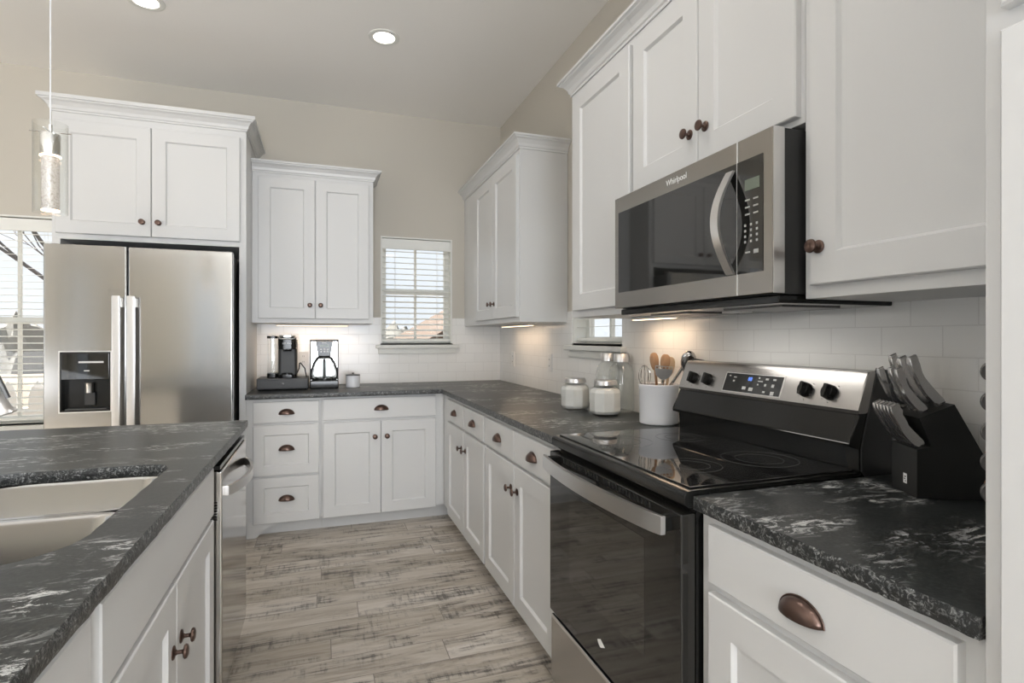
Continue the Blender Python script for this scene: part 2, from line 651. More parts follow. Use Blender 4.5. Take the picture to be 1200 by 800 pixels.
def window(n, T, wd, z0, z1, label, cols=2, rows=2, sill=True, depth=WT, mid=True, casing=False):
    """local: x 0..wd, y=0 room face of the wall, +y outdoors"""
    e = bpy.data.objects.new('window_%d' % n, None)
    COL.objects.link(e)
    e.matrix_world = T
    struct(e, label)
    f = MB()
    j = 0.012
    f.box(0, j, 0, depth, z0, z1); f.box(wd - j, wd, 0, depth, z0, z1)
    f.box(j, wd - j, 0, depth, z1 - j, z1); f.box(j, wd - j, 0, depth, z0, z0 + j)
    f.build('window_frame', 'trim', e, smooth=False)
    s = MB()
    y0, y1 = depth - 0.055, depth - 0.02
    fw = 0.038
    s.box(j, j + fw, y0, y1, z0 + j, z1 - j); s.box(wd - j - fw, wd - j, y0, y1, z0 + j, z1 - j)
    s.box(j + fw, wd - j - fw, y0, y1, z1 - j - fw, z1 - j); s.box(j + fw, wd - j - fw, y0, y1, z0 + j, z0 + j + fw)
    if mid:
        zm = (z0 + z1) / 2
        s.box(j + fw, wd - j - fw, y0 - 0.01, y1, zm - 0.022, zm + 0.022)
    for k in range(1, cols):
        x = wd * k / cols
        s.box(x - 0.009, x + 0.009, y0 + 0.006, y1 - 0.006, z0 + j + fw, z1 - j - fw)
    s.build('sash', 'trim', e, smooth=False)
    g = MB()
    g.box(j + fw, wd - j - fw, y0 + 0.014, y0 + 0.018, z0 + j + fw, z1 - j - fw)
    g.build('glass_pane', 'pane', e, smooth=False)
    if sill:
        q = MB()
        q.box(-0.04, wd + 0.05, -0.045, 0.0, z0 - 0.028, z0, 0.004)
        q.box(0.0, wd, 0.0, depth - 0.06, z0 - 0.0, z0 + 0.013)
        q.box(-0.02, wd + 0.03, -0.022, -TT, z0 - 0.07, z0 - 0.028, 0.003)
        q.build('window_sill', 'trim', e)
    return e


def blind(T, wd, z0, z1, label, group=None, drop=None, tilt=14, pitch=0.045, stack=0.05):
    t = thing('window_blind', label, 'blind')
    t.matrix_world = T @ Matrix.Translation((wd / 2, 0.04, z0))
    h = z1 - z0
    w2 = wd / 2 - 0.012
    q = MB(); q.box(-w2, w2, -0.035, -0.02, h - 0.085, h - 0.004, 0.003); q.build('valance', 'blind', t)
    q = MB(); q.box(-w2, w2, -0.018, 0.03, h - 0.045, h - 0.004, 0.002); q.build('headrail', 'blind', t)
    q = MB()
    z = h - 0.10
    while z > 0.06:
        T2 = Matrix.Translation((0, 0.006, z)) @ Matrix.Rotation(R(tilt), 4, 'X')
        q.box(-w2, w2, -0.0245, 0.0245, -0.0014, 0.0014, 0, T2)
        z -= pitch
    q.build('slats', 'blind', t, smooth=False)
    q = MB(); q.box(-w2, w2, -0.022, 0.028, 0.012, 0.032, 0.004); q.build('bottom_rail', 'blind', t)
    for fx in (-0.62, 0.62) if wd < 1 else (-0.8, 0, 0.8):
        q = MB()
        q.cyl((w2 * fx, -0.02, 0.03), (w2 * fx, -0.02, h - 0.05), 0.0012, n=6)
        q.cyl((w2 * fx, 0.031, 0.03), (w2 * fx, 0.031, h - 0.05), 0.0012, n=6)
        q.build('ladder_cord', 'blind', t)
    return t


Tb = Matrix.Translation((0.44, YB, 0))
window(1, Tb, 0.575, 1.215, 2.075, 'small double-hung window in the back wall')
blind(Tb, 0.575, 1.228, 2.063, 'white slatted blind in the small window between the upper cabinets on the back wall')
Tr = Matrix.Translation((XR, 3.03, 0)) @ Matrix.Rotation(RW, 4, 'Z')
window(2, Tr, 0.59, 1.225, 2.075, 'small window in the right wall over the glass jars')
blind(Tr, 0.59, 1.238, 2.063, 'white slatted blind in the right wall window above the glass jars', tilt=2)
Tl = Matrix.Translation((-3.3, YB, 0))
window(3, Tl, 1.745, 0.70, 2.07, 'wide window left of the refrigerator', cols=5)
blind(Tl, 1.745, 0.715, 2.055, 'wide white slatted blind in the window left of the refrigerator', tilt=6)
Tf = Matrix.Translation((1.25, YF, 0)) @ Matrix.Rotation(PI, 4, 'Z')  # unseen window added and positioned for the daylight it gives
window(4, Tf, 2.4, 0.2, 2.6, 'unseen wide window behind the camera, placed to let in daylight', cols=3, sill=False, mid=False)
for n_, xr_, w_ in ((6, -1.75, 0.6), (7, -3.92, 0.3)):  # unseen windows added to reflect as bright bands in the refrigerator doors
    Tf = Matrix.Translation((xr_, YF, 0)) @ Matrix.Rotation(PI, 4, 'Z')
    window(n_, Tf, w_, 0.2, 2.6, 'unseen narrow window behind the camera, placed to reflect in the refrigerator', cols=1, sill=False, mid=False)
Tw = Matrix.Translation((XL, -1.0, 0)) @ Matrix.Rotation(PI / 2, 4, 'Z')  # unseen opening added here to let sun and sky light in
window(5, Tw, 3.5, 0.5, 2.6, 'unseen wide window in the left wall, placed to let in daylight', cols=5, sill=False, mid=False)

# ------------------------------------------------------------------ cabinets


def front_panel(mb, x0, x1, z0, z1, t=0.02, stile=None):
    """closed door / drawer front, front face at y=-t"""
    c = 0.003
    rects = [(x0, x1, z0, z1, 0.0), (x0, x1, z0, z1, -t + c), (x0 + c, x1 - c, z0 + c, z1 - c, -t)]
    if stile:
        a = stile
        rects += [(x0 + a, x1 - a, z0 + a, z1 - a, -t), (x0 + a + 0.007, x1 - a - 0.007, z0 + a + 0.007, z1 - a - 0.007, -t + 0.010)]
    loops = []
    for (a, b, p, q, y) in rects:
        loops.append([mb.b.verts.new(v) for v in ((a, y, p), (b, y, p), (b, y, q), (a, y, q))])
    for i in range(len(loops) - 1):
        for k in range(4):
            mb.b.faces.new((loops[i][k], loops[i][(k + 1) % 4], loops[i + 1][(k + 1) % 4], loops[i + 1][k]))
    mb.b.faces.new(loops[-1])
    mb.b.faces.new(loops[0][::-1])
    return mb


def knob(parent, x, z, y=-0.02):
    T = Matrix.Translation((x, y, z)) @ Matrix.Rotation(PI / 2, 4, 'X')
    q = MB()
    q.lathe([(0, 0), (0.0155, 0), (0.0155, 0.002), (0.0135, 0.0035), (0.007, 0.0055), (0.0045, 0.009), (0.0045, 0.018), (0.007, 0.021), (0.0145, 0.0225), (0.0162, 0.025), (0.0150, 0.0285), (0.0095, 0.031), (0.004, 0.0315), (0, 0.0315)], 24, T)
    return q.build('knob', 'bronze', parent)


def cup_pull(parent, x, z, y=-0.02, a=0.046, h=0.034, d=0.026):
    q = MB()
    rows = []
    for i in range(9):
        be = i / 8 * PI / 2
        rows.append([(x + a * math.cos(al) * math.cos(be) if i < 8 else x + 0.0, y - d * math.sin(be), z - h * 0.45 + h * math.sin(al) * (math.cos(be) ** 0.8 if i < 8 else 0)) for al in [j / 16 * PI for j in range(17)]])
    q.grid(rows)
    # thin back plate rim
    q.tube([(x + (a + 0.001) * math.cos(al), y - 0.0015, z - h * 0.45 + (h + 0.001) * math.sin(al)) for al in [j / 20 * PI for j in range(21)]], 0.0018, 8)
    o = q.build('cup_pull', 'bronze', parent)
    md = o.modifiers.new('solid', 'SOLIDIFY')
    md.thickness = 0.0015
    md.offset = -1
    return o


def crown(parent, x0, x1, depth, z, left, right, out=0.055, h=0.075):
    prof = [(0.0, 0.0), (0.006, 0.0), (0.006, 0.010), (0.012, 0.014), (0.016, 0.030), (0.030, 0.048), (0.044, 0.056), (0.046, 0.062), (out, 0.064), (out, h)]
    q = MB()
    rows = []
    for o_, zz in prof + [(0.0, h)]:
        xl = x0 - (o_ if left else 0)
        xr = x1 + (o_ if right else 0)
        rows.append([(xl, depth, z + zz), (xl, -o_, z + zz), (xr, -o_, z + zz), (xr, depth, z + zz)])
    q.grid(rows)
    for k in (0, 3):
        q.b.faces.new([q.b.verts.new(r[k]) for r in (rows if k == 0 else rows[::-1])])
    # top cap
    r = rows[-2]
    q.b.faces.new([q.b.verts.new((a, b, c)) for a, b, c in r])
    return q.build('crown_molding', 'white', parent, smooth=False)


def cabinet(name, label, cat, loc, rot, wd, z0, z1, depth, doors=(), drawers=(), toe=False, crn=None, crn_h=0.075, group=None, carc_x=None):
    t = thing(name, label, cat, loc, rot, group)
    q = MB()
    a, b = carc_x or (0, wd)
    q.box(a, b, 0, depth, z0 + (0.10 if toe else 0), z1, 0.0015)
    if toe:
        q.box(a, b, 0.075, depth, z0, z0 + 0.10)
    q.build('carcass', 'white', t)
    for d in doors:
        x0, x1, p0, p1, kx, kz = d[:6]
        st = d[6] if len(d) > 6 else 0.072
        o = front_panel(MB(), x0, x1, p0, p1, 0.02, st).build('door', 'white', t, smooth=False)
        if kx is not None:
            knob(o, kx, kz)
    for d in drawers:
        x0, x1, p0, p1 = d[:4]
        st = d[4] if len(d) > 4 else None
        o = front_panel(MB(), x0, x1, p0, p1, 0.02, st).build('drawer', 'white', t, smooth=False)
        cup_pull(o, (x0 + x1) / 2, d[5] if len(d) > 5 else (p0 + p1) / 2)
    if crn:
        crown(t, a, b, depth, z1, crn[0], crn[1], h=crn_h)
    return t


G = 0.002
FB, FX = 3.832, 0.813          # face planes of the base runs
# back run
c = cabinet('base_cabinet', 'white base cabinet with three cup-pull drawers, beneath the coffee machines', 'cabinet', (-0.449, FB, 0), 0, 0.449, 0, 0.882, YB - FB - G,
            drawers=[(0.040, 0.433, 0.728, 0.862), (0.040, 0.433, 0.393, 0.713, 0.062, 0.565), (0.040, 0.433, 0.090, 0.379, 0.062, 0.245)], toe=True)
q = MB()
q.prism([(0.001, 0.0), (0.001, 0.10), (0.18, 0.10), (0.155, 0.072), (0.115, 0.058), (0.085, 0.03), (0.06, 0.004), (0.045, 0.0)], 0.0, 0.074, 'y')
q.build('curved_foot', 'white', c)
cabinet('base_cabinet', 'wide white base cabinet with one long drawer over two doors, under the back wall window', 'cabinet', (0.001, FB, 0), 0, 0.811, 0, 0.882, YB - FB - G,
        doors=[(0.008, 0.376, 0.090, 0.712, 0.338, 0.607), (0.380, 0.752, 0.090, 0.712, 0.418, 0.607)],
        drawers=[(0.008, 0.752, 0.728, 0.868)], toe=True)
wb = [o for o in COL.objects if o.name.startswith('base_cabinet')][-1]
q = MB(); q.box(0.8112, 0.8865, 0.075, 0.095, 0.0, 0.099); q.build('toe_kick', 'white', wb)
# right run (x from the left as you face it: 0 at the far end)
DR = XR - FX - G
cabinet('base_cabinet', 'white base cabinet with two drawers and two doors in the corner of the right run', 'cabinet', (FX, FB - 0.001, 0), RW, 1.090, 0, 0.882, DR,
        doors=[(0.195, 0.640, 0.095, 0.712, 0.600, 0.607), (0.655, 1.075, 0.095, 0.712, 0.693, 0.607)],
        drawers=[(0.195, 0.640, 0.728, 0.862), (0.655, 1.075, 0.728, 0.862)], toe=True)
cabinet('base_cabinet', 'white base cabinet with two drawers and two doors directly left of the range', 'cabinet', (FX, FB - 1.092, 0), RW, 0.934, 0, 0.882, DR,
        doors=[(0.012, 0.462, 0.095, 0.712, 0.425, 0.607), (0.470, 0.912, 0.095, 0.712, 0.507, 0.607)],
        drawers=[(0.012, 0.462, 0.728, 0.862), (0.470, 0.912, 0.728, 0.862)], toe=True)
cabinet('base_cabinet', 'white base cabinet with a large cup-pull drawer beneath the knife block', 'cabinet', (FX, 1.036, 0), RW, 0.567, 0, 0.882, DR,
        doors=[(0.040, 0.537, 0.095, 0.716, None, None)],
        drawers=[(0.040, 0.537, 0.738, 0.862, None, 0.795)], toe=True)
# tall cabinet at the right edge of the view
cabinet('tall_cabinet', 'tall white pantry cabinet at the right edge, beside the knife block counter', 'cabinet', (0.795, 0.466, 0), RW, 0.86, 0, 2.40, XR - 0.795 - G,
        doors=[(0.026, 0.835, 0.12, 1.640, 0.79, 1.0), (0.026, 0.835, 1.668, 2.38, 0.79, 1.75)], toe=True, crn=(False, False))

# uppers
UB, UX = 4.122, 1.112
DU = XR - UX - G
# over-fridge surround
q0 = cabinet('refrigerator_cabinet', 'tall white cabinet surround enclosing the refrigerator with two doors above it', 'cabinet', (-1.455, 3.832, 0), 0, 1.006, 1.838, 2.565, YB - 3.832 - G,
             doors=[(0.022, 0.492, 1.870, 2.520, 0.449, 1.955), (0.496, 0.972, 1.870, 2.520, 0.533, 1.955)], crn=(True, True), crn_h=0.085)
for a, b in ((0.0, 0.040), (0.966, 1.006)):
    q = MB(); q.box(a, b, 0, YB - 3.832 - G, 0, 1.838, 0.0015); q.build('side_panel', 'white', q0)
cabinet('wall_cabinet', 'white two-door wall cabinet above the coffee machines', 'cabinet', (-0.448, UB, 0), 0, 0.802, 1.372, 2.400, YB - UB - G,
        doors=[(0.040, 0.404, 1.403, 2.372, 0.370, 1.497), (0.408, 0.771, 1.403, 2.372, 0.442, 1.497)], crn=(False, True))
cabinet('wall_cabinet', 'white two-door wall cabinet in the corner, right of the back wall window', 'cabinet', (1.118, YB - 0.002, 0), RW, 1.353, 1.365, 2.400, XR - 1.118 - G,
        doors=[(0.40, 0.852, 1.395, 2.372, 0.818, 1.497), (0.856, 1.338, 1.395, 2.372, 0.892, 1.497)], crn=(False, True))
cabinet('wall_cabinet', 'narrow white single-door wall cabinet immediately left of the microwave', 'cabinet', (UX, 2.360, 0), RW, 0.559, 1.362, 2.400, DU,
        doors=[(0.050, 0.540, 1.392, 2.372, None, None)], crn=(True, False))
cabinet('wall_cabinet', 'short white two-door wall cabinet directly above the microwave', 'cabinet', (UX, 1.800, 0), RW, 0.763, 1.792, 2.400, DU,
        doors=[(0.008, 0.379, 1.808, 2.372, 0.343, 1.905), (0.383, 0.752, 1.808, 2.372, 0.418, 1.905)], crn=(False, False))
cabinet('wall_cabinet', 'large white single-door wall cabinet right of the microwave above the knife block', 'cabinet', (UX, 1.036, 0), RW, 0.567, 1.362, 2.400, DU,
        doors=[(0.028, 0.540, 1.392, 2.372, 0.055, 1.480)], crn=(False, False))

# ------------------------------------------------------------------ countertops


def slab(name, outer, z0, z1, label, cat='countertop', hole=None, jit=0.0018, step=0.03):
    """outer: list of (x,y,rough) corners ccw; rough flags the edge leaving that corner"""
    def dens(loop):
        out = []
        n = len(loop)
        for i in range(n):
            x, y, r = loop[i]
            x2, y2, _ = loop[(i + 1) % n]
            k = max(1, int(math.hypot(x2 - x, y2 - y) / step)) if r else 1
            for j in range(k):
                out.append((x + (x2 - x) * j / k, y + (y2 - y) * j / k, r))
        return out
    q = MB()
    rings = {}

    def ringset(loop, sign):
        n = len(loop)
        lv = [[], [], [], []]
        zs = [z1, z1 - (z1 - z0) * 0.25, z0 + (z1 - z0) * 0.3, z0]
        for i in range(n):
            x, y, r = loop[i]
            px, py, pr = loop[i - 1]
            nx, ny, _ = loop[(i + 1) % n]
            tx, ty = nx - px, ny - py
            l = math.hypot(tx, ty) or 1
            ox, oy = ty / l * sign, -tx / l * sign
            rr = r and pr
            for k, z in enumerate(zs):
                j = random.uniform(-1, 1) * jit if rr else 0
                if rr and k in (1, 2):
                    j += 0.002
                lv[k].append(q.b.verts.new((x + ox * j, y + oy * j, z)))
        q.mi = 1
        for k in range(3):
            for i in range(n):
                q._f([q.b.faces.new((lv[k][i], lv[k][(i + 1) % n], lv[k + 1][(i + 1) % n], lv[k + 1][i]))])
        return lv
    o = ringset(dens(outer), 1)
    h = ringset(dens(hole), -1) if hole else None
    q.mi = 0
    for k in (0, 3):
        es = []
        for ring in ([o[k]] + ([h[k]] if h else [])):
            for i in range(len(ring)):
                e = q.b.edges.get((ring[i], ring[(i + 1) % len(ring)]))
                es.append(e)
        r = bmesh.ops.triangle_fill(q.b, edges=es, use_beauty=True)
        q._f([g for g in r['geom'] if isinstance(g, bmesh.types.BMFace)])
    ob = q.build(name, ['stone', 'edge'])
    tag(ob, label, cat)
    return ob


CE = 0.787
ct = slab('countertop', [(-0.449, 3.772, 1), (CE, 3.772, 1), (CE, 1.803, 0), (XR - TT - .001, 1.803, 0), (XR - TT - .001, YB - TT - .001, 0), (-0.449, YB - TT - .001, 0)], 0.884, 0.914,
          'L-shaped black granite countertop running from the coffee machines round the corner to the range')
origin(ct, (0.5, 4.1, 0.884))
ct = slab('countertop', [(CE, 0.468, 0), (XR - TT - .001, 0.468, 0), (XR - TT - .001, 1.036, 0), (CE, 1.036, 1)], 0.884, 0.914,
          'short black granite countertop with white veins under the knife block, right of the range', step=0.012, jit=0.002)
origin(ct, (1.1, 0.75, 0.884))

IX0, IX1, IY0, IY1 = -1.42, -0.303, -1.0, 2.628
# D-shaped sink opening
hole = []
sx0, sx1, sy0, sy1 = -0.905, -0.395, 1.06, 1.79
for (cx, cy, r, a0) in ((sx1 - 0.075, sy1 - 0.075, 0.075, 0), (sx0 + 0.2, sy1 - 0.16, 0.16, 90), (sx0 + 0.2, sy0 + 0.16, 0.16, 180), (sx1 - 0.13, sy0 + 0.13, 0.13, 270)):
    rx = 0.2 if r == 0.16 else r
    for k in range(9):
        a = R(a0 + k * 90 / 8)
        hole.append((cx + rx * math.cos(a), cy + r * math.sin(a), 1))
ct = slab('countertop', [(IX0, IY0, 0), (IX1, IY0, 1), (IX1, IY1, 1), (IX0, IY1, 0)], 0.884, 0.914,
          'black granite island countertop with white veins around the sink', hole=hole, jit=0.0012)
origin(ct, (-0.85, 1.2, 0.884))

# sink: undermount double bowl
t = thing('kitchen_sink', 'stainless steel double-bowl undermount sink set in the island countertop', 'sink', (-0.65, 1.42, 0.66))


def rrect(x0, x1, y0, y1, r, z, n=7):
    out = []
    for (cx, cy, a0) in ((x1 - r, y1 - r, 0), (x0 + r, y1 - r, 90), (x0 + r, y0 + r, 180), (x1 - r, y0 + r, 270)):
        for k in range(n):
            a = R(a0 + k * 90 / (n - 1))
            out.append((cx + r * math.cos(a), cy + r * math.sin(a), z))
    return out


def bowl(q, x0, x1, y0, y1, top, dep, r):
    loops = [rrect(x0 - 0.016, x1 + 0.016, y0 - 0.016, y1 + 0.016, r + .016, top), rrect(x0, x1, y0, y1, r, top), rrect(x0 + 0.004, x1 - 0.004, y0 + 0.004, y1 - 0.004, r, top - 0.01),
             rrect(x0 + 0.012, x1 - 0.012, y0 + 0.012, y1 - 0.012, r, top - dep + 0.03), rrect(x0 + 0.03, x1 - 0.03, y0 + 0.03, y1 - 0.03, r, top - dep + 0.006), rrect(x0 + 0.06, x1 - 0.06, y0 + 0.06, y1 - 0.06, r * .8, top - dep)]
    vs = [[q.b.verts.new(p) for p in l] for l in loops]
    n = len(vs[0])
    for i in range(len(vs) - 1):
        for k in range(n):
            q.b.faces.new((vs[i][k], vs[i][(k + 1) % n], vs[i + 1][(k + 1) % n], vs[i + 1][k]))
    q.b.faces.new(vs[-1])


O = Vector((-0.65, 1.42, 0.66))
q = MB(); bowl(q, sx0 - 0.004 - O.x, sx1 + 0.006 - O.x, 1.475 - O.y, sy1 + 0.008 - O.y, 0.881 - O.z, 0.20, 0.085)
q.build('far_bowl', 'sink', t)
q = MB(); bowl(q, sx0 - 0.004 - O.x, sx1 + 0.006 - O.x, sy0 - 0.008 - O.y, 1.440 - O.y, 0.881 - O.z, 0.20, 0.085)
q.build('near_bowl', 'sink', t)
for yy in (1.63, 1.25):
    q = MB(); q.lathe([(0, 0.002), (0.03, 0.002), (0.036, 0.004), (0.045, 0.004), (0.047, 0.001)], 24, Matrix.Translation((-0.01, yy - O.y, 0.021)))
    q.build('drain', 'chrome', t)

# faucet
t = thing('kitchen_faucet', 'tall chrome pull-down faucet arching over the island sink, mostly outside the left edge', 'faucet', (-0.98, 1.51, 0.9145))
q = MB(); q.lathe([(0, 0), (0.028, 0), (0.028, 0.01), (0.021, 0.016), (0.019, 0.11), (0.014, 0.12), (0, 0.12)], 24); q.build('base', 'satin', t)
pts = []
for k in range(13):
    a = R(180 - k * 165 / 12)
    pts.append((0.125 + 0.125 * math.cos(a), 0.08 * (k / 12), 0.26 + 0.105 * math.sin(a)))
pts = [(0, 0, 0.1), (0, 0, 0.2)] + pts
q = MB(); q.tube(pts, 0.0115, 14); q.build('spout', 'satin', t)
p = Vector(pts[-1]); d = Vector((0.26, 0.16, -0.95)).normalized()
q = MB(); q.tube([p - d * 0.005, p + d * 0.01, p + d * 0.07, p + d * 0.105, p + d * 0.115, p + d * 0.118], [0.013, 0.0155, 0.017, 0.020, 0.027, 0.0265], 20)
q.mi = 1
sd = Vector((0.9, 0.1, 0.34)).normalized()
q.tube([p + d * 0.03 + sd * 0.017, p + d * 0.085 + sd * 0.019], 0.0065, 8)
q.build('spray_head', ['satin', 'grey'], t)
q = MB(); q.tube([(0, -0.018, 0.07), (0, -0.05, 0.075), (0, -0.10, 0.10)], [0.009, 0.007, 0.006], 10); q.build('lever_handle', 'satin', t)

# island base cabinets and dishwasher
FI = -0.338
DI = 0.60
cabinet('sink_cabinet', 'white island sink cabinet with two knob doors beside the dishwasher', 'cabinet', (FI, 0.985, 0), RI, 0.962, 0, 0.882, DI,
        doors=[(0.018, 0.478, 0.095, 0.700, 0.446, 0.555), (0.482, 0.950, 0.095, 0.700, 0.520, 0.555)], drawers=[], toe=True)
ip = [o for o in COL.objects if o.name.startswith('sink_cabinet')][-1]
front_panel(MB(), 0.018, 0.950, 0.716, 0.862, 0.02, None).build('false_drawer_front', 'white', ip, smooth=False)
# the solid carcass would fill the bowls: replace by an open box
for ch in ip.children:
    if ch.name.startswith('carcass'):
        bpy.data.objects.remove(ch)
        break
q = MB()
q.box(0, 0.962, 0, 0.02, 0.10, 0.882); q.box(0, 0.018, 0.02, DI, 0.10, 0.882); q.box(0.944, 0.962, 0.02, DI, 0.10, 0.882)
q.box(0.018, 0.944, DI - 0.018, DI, 0.10, 0.882); q.box(0.018, 0.944, 0.02, DI - 0.018, 0.10, 0.118); q.box(0, 0.962, 0.075, 0.095, 0, 0.10)
q.build('carcass', 'white', ip)
cabinet('island_cabinet', 'white island cabinet at the near end of the island, left of the sink cabinet', 'cabinet', (FI, -0.96, 0), RI, 1.943, 0, 0.882, DI,
        doors=[(0.03, 0.95, 0.095, 0.700, None, None), (0.98, 1.925, 0.095, 0.700, None, None)], toe=True)
ip = [o for o in COL.objects if o.name.startswith('island_cabinet')][-1]
front_panel(MB(), 0.03, 1.925, 0.716, 0.862, 0.02, None).build('false_drawer_front', 'white', ip, smooth=False)
q = MB(); q.box(0.0, 3.565, DI + 0.012, DI + 0.052, 0, 0.882, 0.002)
q.build('back_panel', 'white', ip)
q = MB(); q.box(3.540, 3.565, 0.0, DI + 0.012, 0, 0.882, 0.002)
q.build('end_panel', 'white', ip)

t = thing('dishwasher', 'stainless steel dishwasher with curved bar handle at the far end of the island', 'dishwasher', (-0.345, 1.955, 0), RI)
q = MB(); q.box(0.004, 0.596, 0.0, 0.56, 0.10, 0.872); q.box(0.004, 0.596, 0.06, 0.56, 0.0, 0.10); q.build('body', 'blackpl', t)
q = MB(); q.box(0.004, 0.596, -0.046, -0.002, 0.105, 0.845, 0.006); q.build('door', 'steeldw', t)
q = MB(); q.box(0.006, 0.594, -0.040, -0.002, 0.847, 0.862, 0.002); q.build('control_strip', 'black', t)
q = MB()
for k in range(7):
    q.box(0.0005, 0.0035, -0.032, -0.012, 0.69 + k * 0.009, 0.694 + k * 0.009)
q.build('side_vent', 'black', t)


def bow(n, x0, x1, out, y, z, hh, th, mb=None, vertical=False, ends=0.0):
    """curved flat-bar handle from x0 to x1, bulging by out towards -y, bar height hh"""
    q = mb or MB()
    outer, inner = [], []
    for k in range(n + 1):
        u = k / n
        x = x0 + (x1 - x0) * u
        o_ = out * (math.sin(PI * u) ** 0.75 if 0 < u < 1 else 0) + ends
        outer.append((x, y - o_ - th))
        inner.append((x, y - o_))
    poly = outer + inner[::-1]
    if vertical:
        T = Matrix(((0, 0, 1, z), (0, 1, 0, 0), (1, 0, 0, 0), (0, 0, 0, 1)))
        q.prism(poly, -hh / 2, hh / 2, 'z', 0.002, T)
    else:
        q.prism(poly, z - hh / 2, z + hh / 2, 'z', 0.002)
    return q


q = bow(20, 0.07, 0.53, 0.045, -0.046, 0.765, 0.032, 0.010)
q.build('handle', 'satin', t)

# ------------------------------------------------------------------ refrigerator
FY = 3.60
t = thing('refrigerator', 'stainless steel side-by-side refrigerator with water dispenser in its left door', 'refrigerator', (-1.407, FY + 0.06, 0), 0)
q = MB(); q.box(0.006, 0.898, 0.0, 0.72, 0.02, 1.765, 0.004); q.box(0.02, 0.88, 0.02, 0.70, 0, 0.02); q.build('body', 'grey', t)
W1 = 0.382
# left door with a recess for the dispenser
dx0, dx1, dz0, dz1 = 0.075, 0.306, 0.868, 1.192


def door_with_hole(x0, x1, z0, z1, hx0, hx1, hz0, hz1, t_):
    q = MB()
    xs = [x0, hx0, hx1, x1]
    zs = [z0, hz0, hz1, z1]
    vs = [[q.b.verts.new((x, 0, z)) for x in xs] for z in zs]
    fs = []
    for i in range(3):
        for j in range(3):
            if i == 1 and j == 1:
                continue
            fs.append(q.b.faces.new((vs[i][j], vs[i][j + 1], vs[i + 1][j + 1], vs[i + 1][j])))
    r = bmesh.ops.extrude_face_region(q.b, geom=fs)
    for g in r['geom']:
        if isinstance(g, bmesh.types.BMVert):
            g.co.y = -t_
    bmesh.ops.recalc_face_normals(q.b, faces=q.b.faces)
    es = [e for e in q.b.edges if (abs(e.verts[0].co.y + t_) < 1e-6 and abs(e.verts[1].co.y + t_) < 1e-6) and
          (all(abs(v.co.x - x0) < 1e-6 for v in e.verts) or all(abs(v.co.x - x1) < 1e-6 for v in e.verts))]
    bmesh.ops.bevel(q.b, geom=es, offset=0.008, segments=4, affect='EDGES', profile=0.5)
    q.wn = True
    return q


dl = door_with_hole(0.0, W1, 0.05, 1.775, dx0, dx1, dz0, dz1, 0.058).build('door', 'steel', t, label='left door with black dispenser recess')
q = MB(); q.box(W1 + 0.007, 0.912, -0.058, 0.0, 0.05, 1.775, 0.007); dr = q.build('door', 'steel', t)
q = MB()
q.box(dx0, dx1, -0.012, -0.008, dz0, dz1)
q.box(dx0, dx0 + 0.006, -0.060, -0.012, dz0, dz1); q.box(dx1 - 0.006, dx1, -0.060, -0.012, dz0, dz1)
q.box(dx0, dx1, -0.060, -0.012, dz0, dz0 + 0.008); q.box(dx0, dx1, -0.060, -0.012, dz1 - 0.008, dz1)
q.mi = 1
q.box(dx0 + 0.006, dx1 - 0.006, -0.062, -0.012, dz1 - 0.15, dz1 - 0.006, 0.003)
q.mi = 2
q.box(dx0 + 0.085, dx0 + 0.20, -0.0632, -0.062, dz1 - 0.060, dz1 - 0.050)
q.box(dx0 + 0.11, dx0 + 0.135, -0.0632, -0.062, dz1 - 0.105, dz1 - 0.099)
q.build('dispenser', ['black', 'bglass', 'mark'], dl)
q = MB(); q.prism([(dx0 - 0.006, dz0 - 0.006), (dx1 + 0.006, dz0 - 0.006), (dx1 + 0.006, dz1 + 0.006), (dx0 - 0.006, dz1 + 0.006)], -0.0605, -0.058, 'y')
qq = MB()
for (a, b, c_, d_) in ((dx0 - 0.006, dx1 + 0.006, dz1, dz1 + 0.006), (dx0 - 0.006, dx1 + 0.006, dz0 - 0.006, dz0), (dx0 - 0.006, dx0, dz0, dz1), (dx1, dx1 + 0.006, dz0, dz1)):
    qq.box(a, b, -0.0615, -0.058, c_, d_)
q.b.free()
qq.build('dispenser_trim', 'satin', dl)
q = MB(); q.lathe([(0, 0), (0.018, 0), (0.020, 0.05), (0.022, 0.055), (0, 0.055)], 20, Matrix.Translation((dx0 + 0.125, -0.035, dz0 + 0.10))); q.build('spigot', 'satin', dl)
q = MB(); q.box(dx0 + 0.10, dx0 + 0.15, -0.030, -0.016, dz0 + 0.03, dz0 + 0.10, 0.004); q.build('paddle', 'blackpl', dl)
q = MB(); q.box(dx0 + 0.02, dx1 - 0.02, -0.055, -0.014, dz0 + 0.008, dz0 + 0.014, 0.001); q.build('drip_tray', 'grey', dl)
for (xa, pr) in ((0.325, dl), (0.395, dr)):
    q = MB()
    q.box(xa, xa + 0.040, -0.112, -0.098, 0.52, 1.50, 0.005)
    q.box(xa + 0.008, xa + 0.032, -0.100, -0.057, 1.44, 1.49, 0.003)
    q.box(xa + 0.008, xa + 0.032, -0.100, -0.057, 0.53, 0.58, 0.003)
    q.build('handle', 'satin', pr)
q = MB(); q.box(0.02, 0.89, -0.02, 0.0, 0.005, 0.045); q.build('kick_grille', 'blackpl', t)
for xh in (0.01, 0.86):
    q = MB(); q.box(xh, xh + 0.04, 0.0, 0.05, 1.765, 1.785, 0.003); q.build('hinge_cover', 'grey', t)

